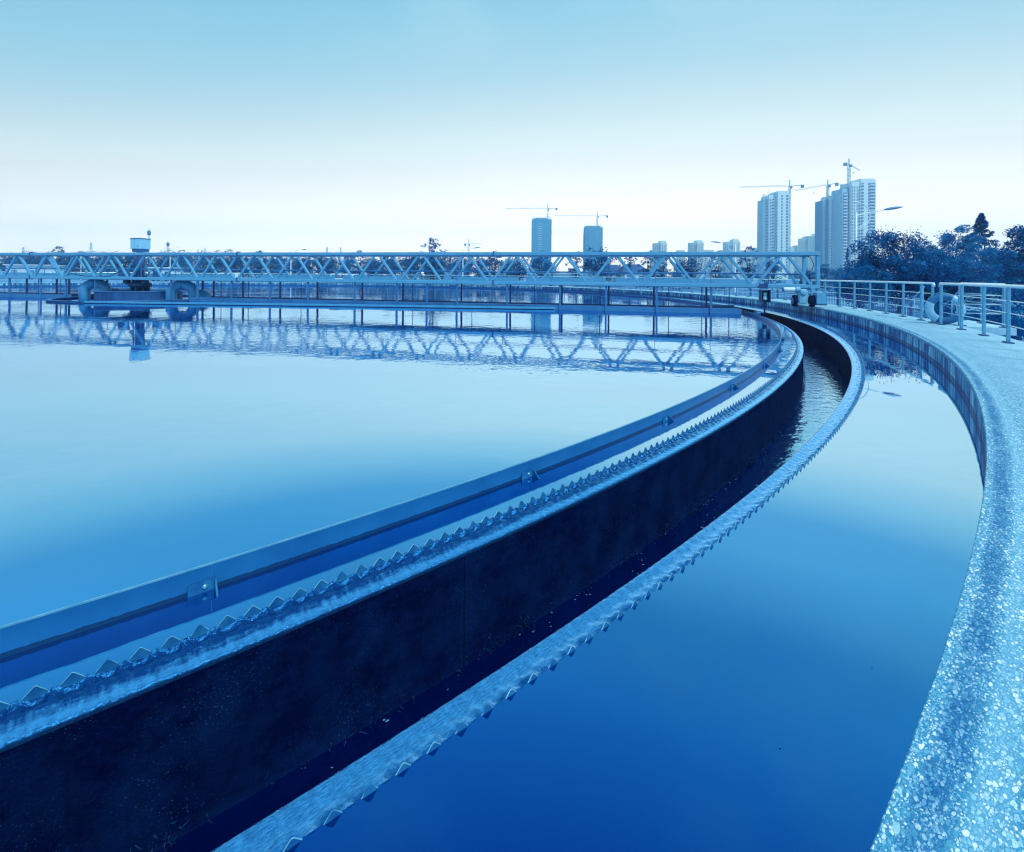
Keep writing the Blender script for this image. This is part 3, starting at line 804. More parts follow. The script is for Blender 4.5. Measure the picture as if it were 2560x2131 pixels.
b = MB(); b.path([hc - Vector((0, 0, .25)), hc - Vector((0, 0, .75))], .035, 10); b.lathe(hc - Vector((0, 0, .42)), [(.08, 0), (.10, .03), (.10, .12), (.05, .14)], 14); b.build('brush_stem', M['plate_dark'], br)
b = MB(); bb_ = B(26.76, .8, ZB + .06); b.lathe(bb_ + Vector((0, 0, -.05)), [(.05, 0), (.13, .02), (.14, .12), (.04, .16)], 16); b.path([hc - Vector((0, 0, .7)), bb_ + Vector((0, 0, .1))], .03, 8)
b.build('weir_brush', M['hanger'], br)

# ------------------------------------------------------------------ tank centre: ring, drum, siphon pipes, slewing head
cr = thing('stilling_ring', 'low dark steel ring standing just out of the water round the tank centre', 'ring', tuple(BC + Vector((0, 0, ZI))))
b = MB(); pr = []
def ring_mesh(R, t, z0, z1, n=120):
    b = MB(); base = 0
    for i in range(n):
        q = 2 * PI * i / n
        for r, z in ((R - t, z0), (R, z0), (R, z1), (R - t, z1)):
            b.v.append((CX + r * U * math.cos(q), CY + r * U * math.sin(q), z))
    for i in range(n):
        j = (i + 1) % n
        for k in range(4): b.face((i * 4 + k, j * 4 + k, j * 4 + (k + 1) % 4, i * 4 + (k + 1) % 4), None, k in (1, 3))
    return b
ring_mesh(3.2, .10, ZI - .5, ZI + .07).build('ring_wall', M['drum'], cr)
ring_mesh(3.22, .16, ZI + .072, ZI + .10).build('ring_rim', M['hanger'], cr)
dm = thing('centre_well', 'round concrete drum at the tank centre below the bridge', 'drum', tuple(BC + Vector((0, 0, ZI))))
b = MB(); b.lathe(BC, [(1.66 * U, -1.5), (1.66 * U, .10)], 72, cap=False); b.build('drum_wall', M['drum'], dm)
b = MB(); b.lathe(BC, [(1.50 * U, .02), (1.50 * U, .144), (1.68 * U, .144), (1.68 * U, .10), (1.66 * U, .101)], 72, cap=False); b.build('drum_rim', M['hanger'], dm)
b = MB(); b.lathe(BC, [(.02, .06), (1.5 * U, .06)], 48, cap=False); b.build('drum_cover', M['drum'], dm)

sh = thing('slewing_head', 'dark slewing column with pale control cabinet rising above the bridge at the tank centre', 'drive head', tuple(BC + Vector((0, 0, .06))))
b = MB(); b.lathe(BC, [(.34, .06), (.34, .30), (.52, .36), (.56, .40), (.56, .50), (.50, .56), (.40, .60), (.38, .75)], 36); b.build('turntable', M['plate_dark'], sh)
for q in range(8):
    a = q * PI / 4 + .2; c = BC + Vector((math.cos(a) * .42, math.sin(a) * .42, 0))
    b = MB(); b.bar(c + Vector((0, 0, .05)), c + Vector((0, 0, .42)), .08, .08); b.build('support_leg', M['plate_dark'], sh)
for sx in (-1, 1):
    b = MB(); c = BC + DX * (.62 * sx) + DY * .25; b.bbox(c + Vector((0, 0, .62)), (.26, .3, .22), Rm, .03)
    b.path([c + Vector((0, 0, .72)), c + Vector((0, 0, .86))], .05, 8); b.build('slewing_bearing', M['plate_dark'], sh)
b = MB(); b.lathe(BC, [(.30, .75), (.30, 1.0), (.22, 1.02), (.22, ZT + .04)], 20)
for k in range(5):
    a = k * .55 + 3.6; c = BC + Vector((math.cos(a) * .3, math.sin(a) * .3, 0)); b.path([c + Vector((0, 0, .7)), c + Vector((0, 0, ZT + .03))], .03, 6)
b.build('column', M['bridge_dark'], sh)
b = MB(); b.bbox(BC + Vector((0, 0, ZT + .16)), (.56, .56, .2), Rm, .02); b.build('cabinet_base', M['hanger'], sh)
b = MB(); b.bbox(BC + Vector((0, 0, ZT + .52)), (.66, .66, .58), Rm, .015)
o = b.build('cabinet', M['cabinet'], sh)
b = MB(); b.bbox(BC + Vector((0, 0, ZT + .825)), (.72, .72, .03), Rm, .008); b.build('cabinet_lid', M['hanger'], o)
b = MB(); b.box(BC + DY * .336 + DX * .2 + Vector((0, 0, ZT + .38)), (.10, .014, .03), Rm); b.build('door_handle', M['plate_dark'], o)
b = MB(); b.box(BC + DY * .3325 - DX * .04 + Vector((0, 0, ZT + .52)), (.008, .008, .54), Rm); b.build('door_edge', M['hanger'], o)
# cable bundles and switch boxes on the bridge deck by the head
for pts in ([B(-4.2, .3, ZBt + .17), B(-3.6, .35, ZBt + .30), B(-2.9, .3, ZBt + .17), B(-1.4, .3, ZBt + .17), B(-.7, .3, ZBt + .5), B(-.5, .25, ZBt + .95), B(-.2, .2, ZBt + 1.0)],
            [B(1.9, .3, 1.32), B(1.2, .3, 1.34), B(.9, .3, 1.2), B(.6, .25, .9), B(.5, .2, .6)]):
    MB().path(pts, .02, 6).build('cable_loop', M['black_rubber'], sh)
for s, z, sz in ((-1.0, 1.14, (.5, .3, .42)), (.9, 1.1, (.3, .3, .34)), (1.5, 1.08, (.22, .2, .28))):
    MB().bbox(B(s, -.05, z), sz, Rm, .015).build('switch_box', M['hanger'], sh)

def siphon(x0, x1, xtop0, side, label):
    """fat inverted-U pipe between the centre well and the stilling ring"""
    c = BC + DX * ((2.55 if side > 0 else -2.42) * U) + DY * (.15 * U)
    s = thing('siphon_pipe', label, 'pipe', (c.x, c.y, ZI))
    rr_ = .27
    half = .56
    axis = Vector((.973, .21, 0)).normalized()
    pts = [c - axis * half + Vector((0, 0, ZI - .5))]
    for i in range(13):
        a = PI - PI * i / 12
        pts.append(c + axis * half * math.cos(a) + Vector((0, 0, .02 + half * .86 * math.sin(a))))
    pts.append(c + axis * half + Vector((0, 0, ZI - .5)))
    MB().path(pts, rr_, 24).build('bend', M['pipe'], s, None)
    f_ = MB(); mid = c + Vector((0, 0, .02 + half * .86))
    f_.lathe(mid - axis * .03, [(rr_ + .002, 0), (rr_ + .03, .005), (rr_ + .03, .055), (rr_ + .002, .06)], 28, axis)
    f_.build('flange', M['hanger'], s)
    k = MB(); q = c + axis * half
    k.lathe(q + axis * .12 + DY * -.35 + Vector((0, 0, ZI - .4)), [(.66, 0), (.64, .42), (.56, .62), (.40, .84), (.18, .98)], 28, (0, 0, 1), True)
    k.build('skirt', M['pipe'], s)
    return s
siphon(0, 0, 0, -1, 'fat inverted-U pipe left of the centre drum under the bridge')
siphon(0, 0, 0, 1, 'fat inverted-U pipe right of the centre drum under the bridge')

# a few specks and leaf bits afloat on the still water
b = MB(); rs_ = random.Random(5)
for i in range(150):
    if i % 3: c = polar(rs_.uniform(27.75, 28.5), rs_.uniform(-58, 10), ZO + .003)
    else: c = polar(rs_.uniform(15, 26.3), rs_.uniform(-62, -5), ZI + .003)
    s_ = rs_.uniform(.002, .0055); n = len(b.v); q0 = rs_.random() * 6; ec = rs_.uniform(.3, .9)
    for j in range(6):
        q = PI * j / 3; x, y = math.cos(q) * s_ * rs_.uniform(.8, 1.2), math.sin(q) * s_ * ec
        b.v.append((c.x + x * math.cos(q0) - y * math.sin(q0), c.y + x * math.sin(q0) + y * math.cos(q0), c.z))
    b.face([n + j for j in range(6)])
tag(b.build('floating_debris', M['weir']), kind='stuff')

# ------------------------------------------------------------------ railings round the walkway
RP, HR = 29.6, .89 * U
DTH = 2.13
def railing(pts, label, group='steel railing sections round the walkway', posts=None, bend=()):
    """pts: post base points; tubes run through them"""
    r = thing('railing', label, 'railing', tuple(pts[0]), 0, group)
    up = Vector((0, 0, 1))
    pts = [Vector(p) for p in pts]
    d0, d1 = (pts[1] - pts[0]).normalized(), (pts[-1] - pts[-2]).normalized()
    top = [p + up * HR for p in pts]
    head = []
    if 's' in bend: head = [top[0] - d0 * .075 - up * .09, top[0] - d0 * .065 - up * .03, top[0] - d0 * .03]
    else: head = [top[0] - d0 * .12]
    tail = [top[-1] + d1 * .05, top[-1] + d1 * .09 - up * .03, top[-1] + d1 * .10 - up * .10] if 'e' in bend else [top[-1] + d1 * .12]
    MB().path(head + top[1:-1] + tail if len(top) > 2 else head + tail, .033, 12).build('handrail', M['rail_top'], r)
    for h in (.31, .525, .74):
        MB().path([p + up * (HR * h) for p in pts], .0105, 6).build('rail_bar', M['rail_top'], r)
    for i, p in enumerate(pts):
        d = (pts[min(i + 1, len(pts) - 1)] - pts[max(i - 1, 0)]).normalized(); n = d.cross(up)
        mm = Matrix((d, n, up)).transposed()
        b = MB()
        for sx in (-1, 1): b.bbox(p + d * (.021 * sx) + up * (HR / 2 - .01), (.026, .05, HR - .03), mm, .005)
        b.box(p + up * (HR - .05), (.07, .03, .05), mm)
        po = b.build('post', M['rail_steel'], r)
        b = MB(); b.bbox(p + up * .012, (.24, .12, .022), mm, .004); b.build('base_plate', M['plate_dark'], po)
    return r
def arc_posts(a0, n): return [polar(RP, a0 + DTH * k, 0) for k in range(n)]
# near section, from the gap at the stairs towards the camera and past it
railing([polar(RP, -24.65 - DTH * k, 0) for k in range(18)], 'steel railing section nearest the camera, in front of the lifebuoy', bend=('s',))
secs = [(-22.45, 8, 'bright steel railing section left of the lifebuoy, by the big round tree', ('s',)),
        (-22.45 + DTH * 8, 10, 'steel railing section just right of the bridge drive end', ()),
        (-22.45 + DTH * 18, 10, 'steel railing section seen through the right end of the truss', ()),
        (-22.45 + DTH * 28, 12, 'steel railing section seen below the truss by the dark bar fence', ()),
        (-22.45 + DTH * 40, 12, 'steel railing section in front of the small tiled houses', ()),
        (-22.45 + DTH * 52, 12, 'far steel railing section in front of the parked white van', ()),
        (-22.45 + DTH * 64, 14, 'far steel railing section behind the middle of the truss', ()),
        (-22.45 + DTH * 78, 14, 'far steel railing section behind the slewing head', ()),
        (-22.45 + DTH * 92, 14, 'far steel railing section at the left edge behind the truss', ())]
for a, n, l, bd in secs: railing(([polar(RP, -23.72, 0)] if bd else []) + arc_posts(a, n), l, bend=bd)

# landing with its own railing, and the stairs going down behind
st = thing('access_stairs', 'concrete landing with steel stairs going down behind the near railing gap', 'stairs', polar(30.2, -24, 0))
def sector(r0, r1, a0, a1, z0, z1, n=8):
    b = MB(); ids = []
    for i in range(n + 1):
        a = a0 + (a1 - a0) * i / n; k = len(b.v)
        for r, z in ((r0, z0), (r1, z0), (r1, z1), (r0, z1)): b.v.append(tuple(polar(r, a, z)))
        ids.append(k)
    for i in range(n):
        for j in range(4): b.face((ids[i] + j, ids[i + 1] + j, ids[i + 1] + (j + 1) % 4, ids[i] + (j + 1) % 4))
    b.face([ids[0] + j for j in range(4)]); b.face([ids[-1] + j for j in range(4)][::-1])
    return b
sector(29.885, 30.75, -25.0, -20.9, -.18, -.006).build('landing', M['concrete'], st)
sector(30.1, 30.6, -24.7, -24.4, GZ, -.181).build('support_pier', M['concrete'], st)
sector(30.1, 30.6, -21.4, -21.1, GZ, -.181).build('support_pier', M['concrete'], st)
t_ = math.radians(-20.5); TX = Vector((math.cos(t_), math.sin(t_), 0)); OU = Vector((-math.sin(t_), math.cos(t_), 0))
s0 = polar(30.32, -20.86, 0)
for k in range(4):
    MB().box(s0 + OU * (.15 + .27 * k) + Vector((0, 0, -.17 - .16 * k)), (.26, .9, .03), Matrix((OU, TX, Vector((0, 0, 1)))).transposed()).build('tread', M['stair_steel'], st)
for sx in (-.47, .47):
    MB().bar(s0 + TX * sx + Vector((0, 0, -.06)), s0 + TX * sx + OU * 1.35 + Vector((0, 0, GZ + .03)), .03, .2).build('stringer', M['stair_steel'], st)
    b = MB(); b.path([s0 + TX * sx + Vector((0, 0, .95)), s0 + TX * sx + OU * 1.3 + Vector((0, 0, .25))], .02, 8)
    for k in (.05, .65, 1.25): b.path([s0 + TX * sx + OU * k + Vector((0, 0, .93 - .54 * k)), s0 + TX * sx + OU * k + Vector((0, 0, -.12 - .54 * k))], .015, 6)
    b.build('stair_rail', M['stair_steel'], st)
lp = [polar(29.9, -24.75, -.006), polar(30.6, -24.75, -.006), polar(30.62, -22.9, -.006), polar(30.62, -21.2, -.006)]
railing(lp, 'short steel railing of the stair landing behind the lifebuoy', bend=('e',))

# lifebuoy leaning on the railing, with its rope
lb = thing('lifebuoy', 'worn two-tone lifebuoy ring leaning against the railing at the stair gap', 'lifebuoy', polar(29.72, -24.1, 0))
ctr = polar(29.73, -24.25, .405)
tn = Vector((-ctr.x, -ctr.y, 0)).normalized(); tn = (tn + Vector((.15, 0, .10))).normalized()
e1 = Vector((0, 0, 1)).cross(tn).normalized(); e2 = tn.cross(e1)
def torus_seg(a0, a1, R, r, n=16, m=16):
    b = MB(); base = 0
    for i in range(n + 1):
        a = math.radians(a0 + (a1 - a0) * i / n); o_ = ctr + (e1 * math.cos(a) + e2 * math.sin(a)) * R
        rad = e1 * math.cos(a) + e2 * math.sin(a)
        for j in range(m):
            q = 2 * PI * j / m; b.v.append(tuple(o_ + rad * (math.cos(q) * r) + tn * (math.sin(q) * r * .78)))
    for i in range(n):
        for j in range(m): b.face((i * m + j, (i + 1) * m + j, (i + 1) * m + (j + 1) % m, i * m + (j + 1) % m), None, True)
    return b
for k in range(4):
    a0 = 62 + 90 * k
    torus_seg(a0, a0 + 90, .315, .092).build('ring_band', M['ring_dark' if k % 2 == 0 else 'ring_light'], lb)['label'] = 'dark band of the lifebuoy' if k % 2 == 0 else 'faded pale band of the lifebuoy'
b = MB()
p = [ctr + (e1 * math.cos(q) + e2 * math.sin(q)) * (.425 + .02 * math.sin(q * 4)) for q in [math.radians(20 * i) for i in range(19)]]
b.path(p, .006, 6)
g0 = polar(29.68, -23.4, .008)
b.path([ctr - e2 * .42 - e1 * .1, g0 + Vector((.1, -.2, 0)), g0, polar(29.3, -22.2, .008), polar(29.15, -20.9, .008), polar(29.1, -19.8, .008)], .006, 6)
b.build('rope', M['far_grey'], lb)

# ------------------------------------------------------------------ street lamps
def lamp_proto():
    r = thing('street_lamp', 'x', 'street lamp')
    H = 6.05
    MB().lathe((0, 0, 0), [(.16, 0), (.16, .05), (.085, .06), (.08, 1.2), (.055, H + .2), (.02, H + .22)], 12).build('pole', M['white_paint'], r, None, True)
    MB().path([(-.25, 0, H - .12), (0, 0, H), (.9, 0, H + .22), (1.8, 0, H + .40)], [.03, .04, .034, .03], 8).build('arm', M['white_paint'], r, None, True)
    pts = [(-.05 + .95 * math.cos(q) * 1.0, 0, H + .02 + .88 * math.sin(q)) for q in [math.radians(100 - 12.5 * i) for i in range(16)]]
    MB().path(pts, .03, 6).build('ornament_arc', M['white_paint'], r, None, True)
    MB().path([(-.45, 0, H - .95), (0, 0, H - .82), (.3, 0, H - .68), (.62, 0, H - .42)], .02, 6).build('lower_arm', M['white_paint'], r, None, True)
    b = MB(); n = 14; m = 12; ids = []
    for i in range(n + 1):
        t = i / n; wd = .02 + .20 * math.sin(PI * min(1, t * 1.02)) ** .7 * (1 - .25 * t); ht = wd * .52
        base = len(b.v); ids.append(base)
        for j in range(m):
            q = 2 * PI * j / m; z = math.sin(q) * ht * (1.1 if math.sin(q) > 0 else .75)
            b.v.append((1.74 + 1.3 * t, math.cos(q) * wd, H + .40 + .20 * t + z))
    for i in range(n):
        for j in range(m): b.face((ids[i] + j, ids[i + 1] + j, ids[i + 1] + (j + 1) % m, ids[i] + (j + 1) % m), None, True)
    b.face([ids[0] + j for j in range(m)]); b.face([ids[-1] + j for j in range(m)])
    b.build('lamp_head', M['lamp_head'], r, None, True)
    return r
lamp = lamp_proto()
LAMPS = [(2139, 31.5, 'white street lamp rising beside the big round tree in front of the tall flats', 0, 1.0, -.02),
         (1838, 62.5, 'thin white street lamp behind the right half of the truss', 0, 1.0, 2.6),
         (1157, 81, 'thin white street lamp behind the middle of the truss, beside the lone sparse tree', 0, 1.0, .3),
         (727, 93, 'small white street lamp behind the truss left of the parked van', 0, 1.0, .2),
         (425, 102, 'small white street lamp behind the truss just right of the cabinet', 0, 1.0, .2),
         (202, 112, 'small white street lamp behind the left part of the truss', 0, 1.0, .3)]
for i, (x, d, l, _, s_, rz) in enumerate(LAMPS):
    q = P(x, 700, d); q.z = GZ
    if i == 0: lamp.location = q; lamp.rotation_euler.z = rz; tag(lamp, l, 'street lamp', 'white street lamps')
    else: dup(lamp, q, rz, 1, l, 'white street lamps')

# ------------------------------------------------------------------ trees
rnd = random.Random(11)
def leaf_quad(b, c, s, n=None):
    n = n or Vector((rnd.gauss(0, 1), rnd.gauss(0, 1), rnd.gauss(.5, 1))).normalized()
    a = n.orthogonal().normalized(); a = Matrix.Rotation(rnd.random() * 6.28, 3, n) @ a; e = n.cross(a)
    k = len(b.v); w_ = s * rnd.uniform(.28, .5)
    b.v += [tuple(c - a * s * .5), tuple(c + e * w_ * .5 + n * s * .06), tuple(c + a * s * .5), tuple(c - e * w_ * .5 + n * s * .06)]
    b.face((k, k + 1, k + 2, k + 3))
def crown_pts(kind, H, R, trunk):
    """cluster centres of a crown"""
    out = []
    if kind == 'round':
        for i in range(62):
            while True:
                v = Vector((rnd.uniform(-1, 1), rnd.uniform(-1, 1), rnd.uniform(-1, 1)))
                if .15 < v.length < 1: break
            v *= rnd.uniform(.8, 1.06) if v.length > .6 else 1
            out.append((Vector((v.x * R, v.y * R, trunk + (H - trunk) * (.5 + .5 * v.z))), R * rnd.uniform(.2, .34)))
    elif kind == 'open':
        for i in range(64):
            z = rnd.uniform(-1, 1); q = rnd.random() * 6.28; rr_ = math.sqrt(max(.05, 1 - z * z)) * rnd.random() ** .6 * rnd.uniform(.8, 1.1)
            out.append((Vector((math.cos(q) * rr_ * R, math.sin(q) * rr_ * R, trunk + (H - trunk) * (.5 + .5 * z))), R * rnd.uniform(.12, .24)))
    elif kind == 'layer':
        for i in range(70):
            q = rnd.random() * 6.28; z = rnd.random(); rr_ = R * (1 - .75 * z * z) * rnd.uniform(.15, 1.05)
            out.append((Vector((math.cos(q) * rr_, math.sin(q) * rr_, trunk + (H - trunk) * z * rnd.uniform(.9, 1.03))), R * rnd.uniform(.14, .25)))
    elif kind == 'cone':
        for i in range(230):
            z = rnd.random() ** 1.05; q = rnd.random() * 6.28; rr_ = R * (1 - z) ** .85 * rnd.uniform(.45, 1.05)
            out.append((Vector((math.cos(q) * rr_, math.sin(q) * rr_, trunk + (H - trunk) * z)), R * (.07 + .13 * (1 - z))))
    return out
def tree_proto(name, kind, H, R, trunk, leaves, size, mat, label, cat='tree'):
    r = thing(name, label, cat)
    cl = crown_pts(kind, H, R, trunk)
    b = MB(); tr = .035 * H * (.6 if kind != 'cone' else .5)
    bend = Vector((rnd.gauss(0, .04), rnd.gauss(0, .04), 0)) * H
    tp = [Vector((0, 0, 0)), bend * .4 + Vector((0, 0, trunk * .7)), bend + Vector((0, 0, trunk + (H - trunk) * .45)), bend * 1.2 + Vector((0, 0, trunk + (H - trunk) * (.8 if kind != 'cone' else .97)))]
    b.path(tp, [tr, tr * .8, tr * .45, tr * .12], 8)
    for c, rad in cl[::3 if kind != 'cone' else 9]:
        p0 = tp[1].lerp(tp[2], min(1, max(0, rnd.random() * .9))) if kind != 'cone' else Vector((0, 0, c.z))
        mid = p0.lerp(c, .5) + Vector((0, 0, rad * .3)); b.path([p0, mid, c], [tr * .35, tr * .2, tr * .06], 5)
    b.build('trunk', M['trunk'], r, None, True)
    b = MB(); per = max(3, leaves // len(cl))
    for c, rad in cl:
        dens = rnd.uniform(.6, 1.4)
        for i in range(int(per * dens)):
            v = Vector((rnd.gauss(0, 1), rnd.gauss(0, 1), rnd.gauss(0, 1))).normalized() * rnd.random() ** .45
            p = c + Vector((v.x * rad, v.y * rad, v.z * rad * (.62 if kind in ('layer', 'cone') else .85)))
            leaf_quad(b, p, size * rnd.uniform(.6, 1.3))
        if kind in ('round', 'open'):
            for i in range(int(per * .08)):
                v = Vector((rnd.gauss(0, 1), rnd.gauss(0, 1), rnd.gauss(.3, 1))).normalized(); leaf_quad(b, c + v * rad * rnd.uniform(1, 1.45), size * .8)
    b.build('crown', M[mat], r, None, True)
    return r
def put(o, x, d, s=1, rz=0, z=None):
    q = P(x, 700, d); o.location = (q.x, q.y, GZ if z is None else z); o.rotation_euler.z = rz; o.scale = (s, s, s); return o
def spot(x, d): q = P(x, 700, d); return (q.x, q.y, GZ)
# (x pixel = where it stands, d = metres away); height = what reaches the photographed top
def top_h(x, y, d): return P(x, y, d).z - GZ
big = tree_proto('broadleaf_tree', 'round', 4.75, 2.25, .75, 17000, .17, 'leaf', 'big round dark tree with open trunk just behind the right railing')
put(big, 2246, 28)
dup(big, spot(2152, 27), 2.4, .56, 'low leafy tree in front of the near street lamp pole')
dup(big, spot(2318, 31), 4.1, .80, 'round tree leaning against the right side of the big one')
t2 = tree_proto('broadleaf_tree', 'layer', 5.9, 2.9, .5, 12000, .17, 'leaf_mid', 'feathery tree with flat leaf layers between the round tree and the conifer')
put(t2, 2398, 36)
cf = tree_proto('conifer', 'cone', 8.2, 2.3, .6, 15000, .20, 'leaf', 'tall pointed conifer rising above the trees at the right', 'conifer')
put(cf, 2452, 46)
t3 = tree_proto('broadleaf_tree', 'round', 4.9, 3.0, .4, 12000, .20, 'leaf_mid', 'broad tree massed in front of the pointed conifer')
put(t3, 2466, 40)
t4 = tree_proto('broadleaf_tree', 'layer', 5.0, 2.6, .3, 8000, .18, 'leaf_mid', 'drooping leafy tree at the right edge of the picture')
put(t4, 2570, 27, 1.0)
t5 = tree_proto('broadleaf_tree', 'open', 6.0, 1.6, 1.6, 3600, .18, 'leaf', 'thin open tree top at the right edge above the drooping tree')
put(t5, 2556, 38)
dup(t2, spot(2340, 44), 2.1, .92, 'layered tree filling the gap right of the big round tree')
dup(t3, spot(2530, 52), 1.1, .95, 'broad tree far behind the landing railing at the right')
dup(t4, spot(2390, 30), 3.3, .62, 'low leafy tree behind the lifebuoy')
dup(t3, spot(2290, 52), 4.0, .74, 'tree half hidden behind the big round tree')
dup(t2, spot(2060, 60), .5, .62, 'low tree behind the railing right of the truss end post')
dup(t3, spot(2010, 70), 1.9, .66, 'tree seen through the last bay of the truss')
dup(t3, spot(2110, 66), 5.0, .72, 'tree below the flats left of the white street lamp')
slim = tree_proto('slim_conifer', 'cone', 9.0, 1.1, .3, 2200, .3, 'leaf_mid', 'slim dark tree in front of the tall flats left of the street lamp')
put(slim, 2118, 85, .8)
# bushes by the landing
bush = tree_proto('bush', 'round', .85, .75, .05, 2200, .10, 'leaf', 'rounded dark bush beyond the lifebuoy', 'bush')
put(bush, 2420, 17.5)
for x, d, s_, l in ((2502, 14.8, 1.25, 'dark bush right of the stair landing'), (2480, 15.6, .9, 'small bush behind the last landing post'), (2545, 16, 1.3, 'bush at the right edge beyond the railing'), (2345, 24, 1.0, 'bush beyond the railing gap left of the lifebuoy'), (2380, 21, .8, 'bush seen through the lifebuoy')):
    dup(bush, spot(x, d), x, s_, l, 'bushes beyond the railing')
bush['group'] = 'bushes beyond the railing'

# the belt of trees beyond the tank
pr1 = tree_proto('broadleaf_tree', 'round', 7.0, 3.3, .8, 2600, .42, 'leaf', 'x'); pr2 = tree_proto('broadleaf_tree', 'open', 7.4, 2.2, 1.6, 1700, .34, 'leaf', 'x')
pr3 = tree_proto('broadleaf_tree', 'layer', 6.4, 3.4, .5, 2300, .42, 'leaf_mid', 'x'); pr4 = tree_proto('broadleaf_tree', 'round', 6.0, 3.8, .3, 2600, .42, 'leaf_mid', 'x')
protos = [pr1, pr2, pr3, pr4]; used = [False] * 4
G_ = 'tree belt beyond the far side of the tank'
LBL = ['dense dark round tree in the belt beyond the tank', 'open airy tree with see-through crown in the belt beyond the tank', 'layered mid-toned tree in the belt beyond the tank', 'low broad mid-toned tree in the belt beyond the tank']
def belt(k, x, d, s_, lab=None):
    o = protos[k]
    if not used[k]: used[k] = True; o.location = spot(x, d); o.scale = (s_,) * 3; o['label'] = lab or LBL[k]; o['group'] = G_
    else: dup(o, spot(x, d), rnd.random() * 6.28, s_, lab or LBL[k], G_)
belt(0, 1352, 84, .86, 'dark round tree standing just below the left netted tower')
belt(0, 1505, 88, 1.02, 'tallest dark tree below the right netted tower, breaking above the truss')
belt(1, 1620, 82, .83, 'open tree between the houses and the plain distant flats'); belt(1, 1440, 86, .84, 'airy tree between the two netted towers'); belt(1, 1574, 90, .84, 'airy tree right behind the tiled house roofs')
belt(1, 1655, 78, .8, 'tall open tree left of the dark bush clump behind the truss'); belt(0, 1722, 76, .78, 'dark tree below the middle distant block of flats'); belt(1, 1790, 74, .78, 'slender open tree below the third distant block')
belt(1, 1872, 70, .86, 'open tree with twin stems right of the thin street lamp'); belt(3, 1690, 70, .5, 'low dark clump behind the railing under the truss'); belt(3, 1812, 68, .42, 'small round clump at the foot of the thin street lamp')
belt(2, 1930, 74, .7, 'layered tree below the left tall tower')
belt(1, 1083, 96, 1.24, 'lone sparse tree rising well above the truss')
x = 1300; k = 0
while x > -60:
    d = 100 + 34 * ((1300 - x) / 1300) + rnd.uniform(-7, 7)
    belt((0, 3, 2, 0, 1, 3, 0, 2)[k % 8], x, d, rnd.uniform(.80, 1.0) * (1.0 + .16 * ((1300 - x) / 1300)))
    x -= rnd.uniform(27, 37); k += 1
x = 1280; k = 0
while x > -60:
    belt((3, 2, 0)[k % 3], x, 150 + rnd.uniform(-8, 10), rnd.uniform(.95, 1.25)); x -= rnd.uniform(50, 66); k += 1

# ------------------------------------------------------------------ fence, houses, sheds, vehicles beyond the walkway
def bar_fence(pts, label):
    f = thing('bar_fence', label, 'fence', tuple(pts[0]))
    b = MB(); ps = MB(); up = Vector((0, 0, 1))
    for i in range(len(pts) - 1):
        p, q = pts[i], pts[i + 1]
        for h in (.15, .95): b.bar(p + up * h, q + up * h, .03, .04)
        n = int((q - p).length / .13)
        for k in range(n): c = p.lerp(q, k / n); b.bar(c + up * .05, c + up * 1.1, .018, .018, up=(1, 0, 0))
    b.build('bar_panel', M['fence_bar'], f)
    for p in pts: MB().bar(p, p + up * 1.2, .07, .07, up=(1, 0, 0)).build('post', M['fence_bar'], f)
bar_fence([polar(33.0, a, GZ) for a in range(-8, 26, 4)], 'low dark bar fence running behind the railing by the bridge end')
bar_fence([polar(33.0, a, GZ) for a in range(27, 62, 5)], 'low dark bar fence farther round behind the truss')
# kerbed planting bed and paving beyond the railing
b = MB(); b.sweep([(31.2, GZ), (31.2, GZ + .006), (33.6, GZ + .006), (33.6, GZ)], -75, 60, 200); tag(b.build('path', M['path']), kind='structure')
def kerb(a0, a1, r, label):
    b = MB(); b.sweep([(r, GZ), (r, GZ + .16), (r + .12, GZ + .16), (r + .12, GZ)], a0, a1, 30)
    tag(b.build('kerb', M['concrete']), label, 'kerb')
kerb(-23, -8, 34.3, 'pale curved kerb of the planting bed beyond the lifebuoy')
kerb(-40, -25, 34.3, 'pale curved kerb beyond the landing railing at the right')

def box_at(x0, x1, y0, d, deep, z0=GZ):
    """footprint of a block whose front spans photo x0..x1 with its top at y0, d metres away"""
    a, c = P(x0, 700, d), P(x1, 700, d); zt = P((x0 + x1) / 2, y0, d).z
    return Vector(((a.x + c.x) / 2, d + deep / 2, (z0 + zt) / 2)), (abs(c.x - a.x), deep, zt - z0)

def house(x0, x1, yeave, yridge, d, label, roof='house_roof'):
    c, s = box_at(x0, x1, yeave, d, 6.0)
    h = thing('house', label, 'house', (c.x, c.y, GZ))
    MB().box(c, s).build('wall', M['house_wall'], h)
    zr = P((x0 + x1) / 2, yridge, d + 3).z; ze = c.z + s[2] / 2; hx, hy = s[0] / 2 + .5, s[1] / 2 + .4
    b = MB(); n = len(b.v); cx, cy = c.x, c.y
    b.v += [(cx - hx, cy - hy, ze), (cx + hx, cy - hy, ze), (cx + hx, cy + hy, ze), (cx - hx, cy + hy, ze), (cx - hx * .55, cy, zr), (cx + hx * .55, cy, zr)]
    for f_ in ((0, 1, 5, 4), (2, 3, 4, 5), (1, 2, 5), (3, 0, 4), (3, 2, 1, 0)): b.face(f_)
    b.build('roof', M[roof], h)
    n = max(2, int(s[0] / 2.4))
    for k in range(n):
        x = c.x - s[0] / 2 + s[0] * (k + .5) / n
        if k == n // 2: MB().box((x, c.y - s[1] / 2 - .03, GZ + 1.0), (.95, .08, 2.0)).build('door', M['house_roof'], h)
        else: MB().box((x, c.y - s[1] / 2 - .03, c.z + s[2] * .08), (1.1, .08, 1.1)).build('window', M['tower_window'], h)
    return h
house(1508, 1560, 681, 662, 92, 'small house with dark hipped roof left of its twin, behind the truss')
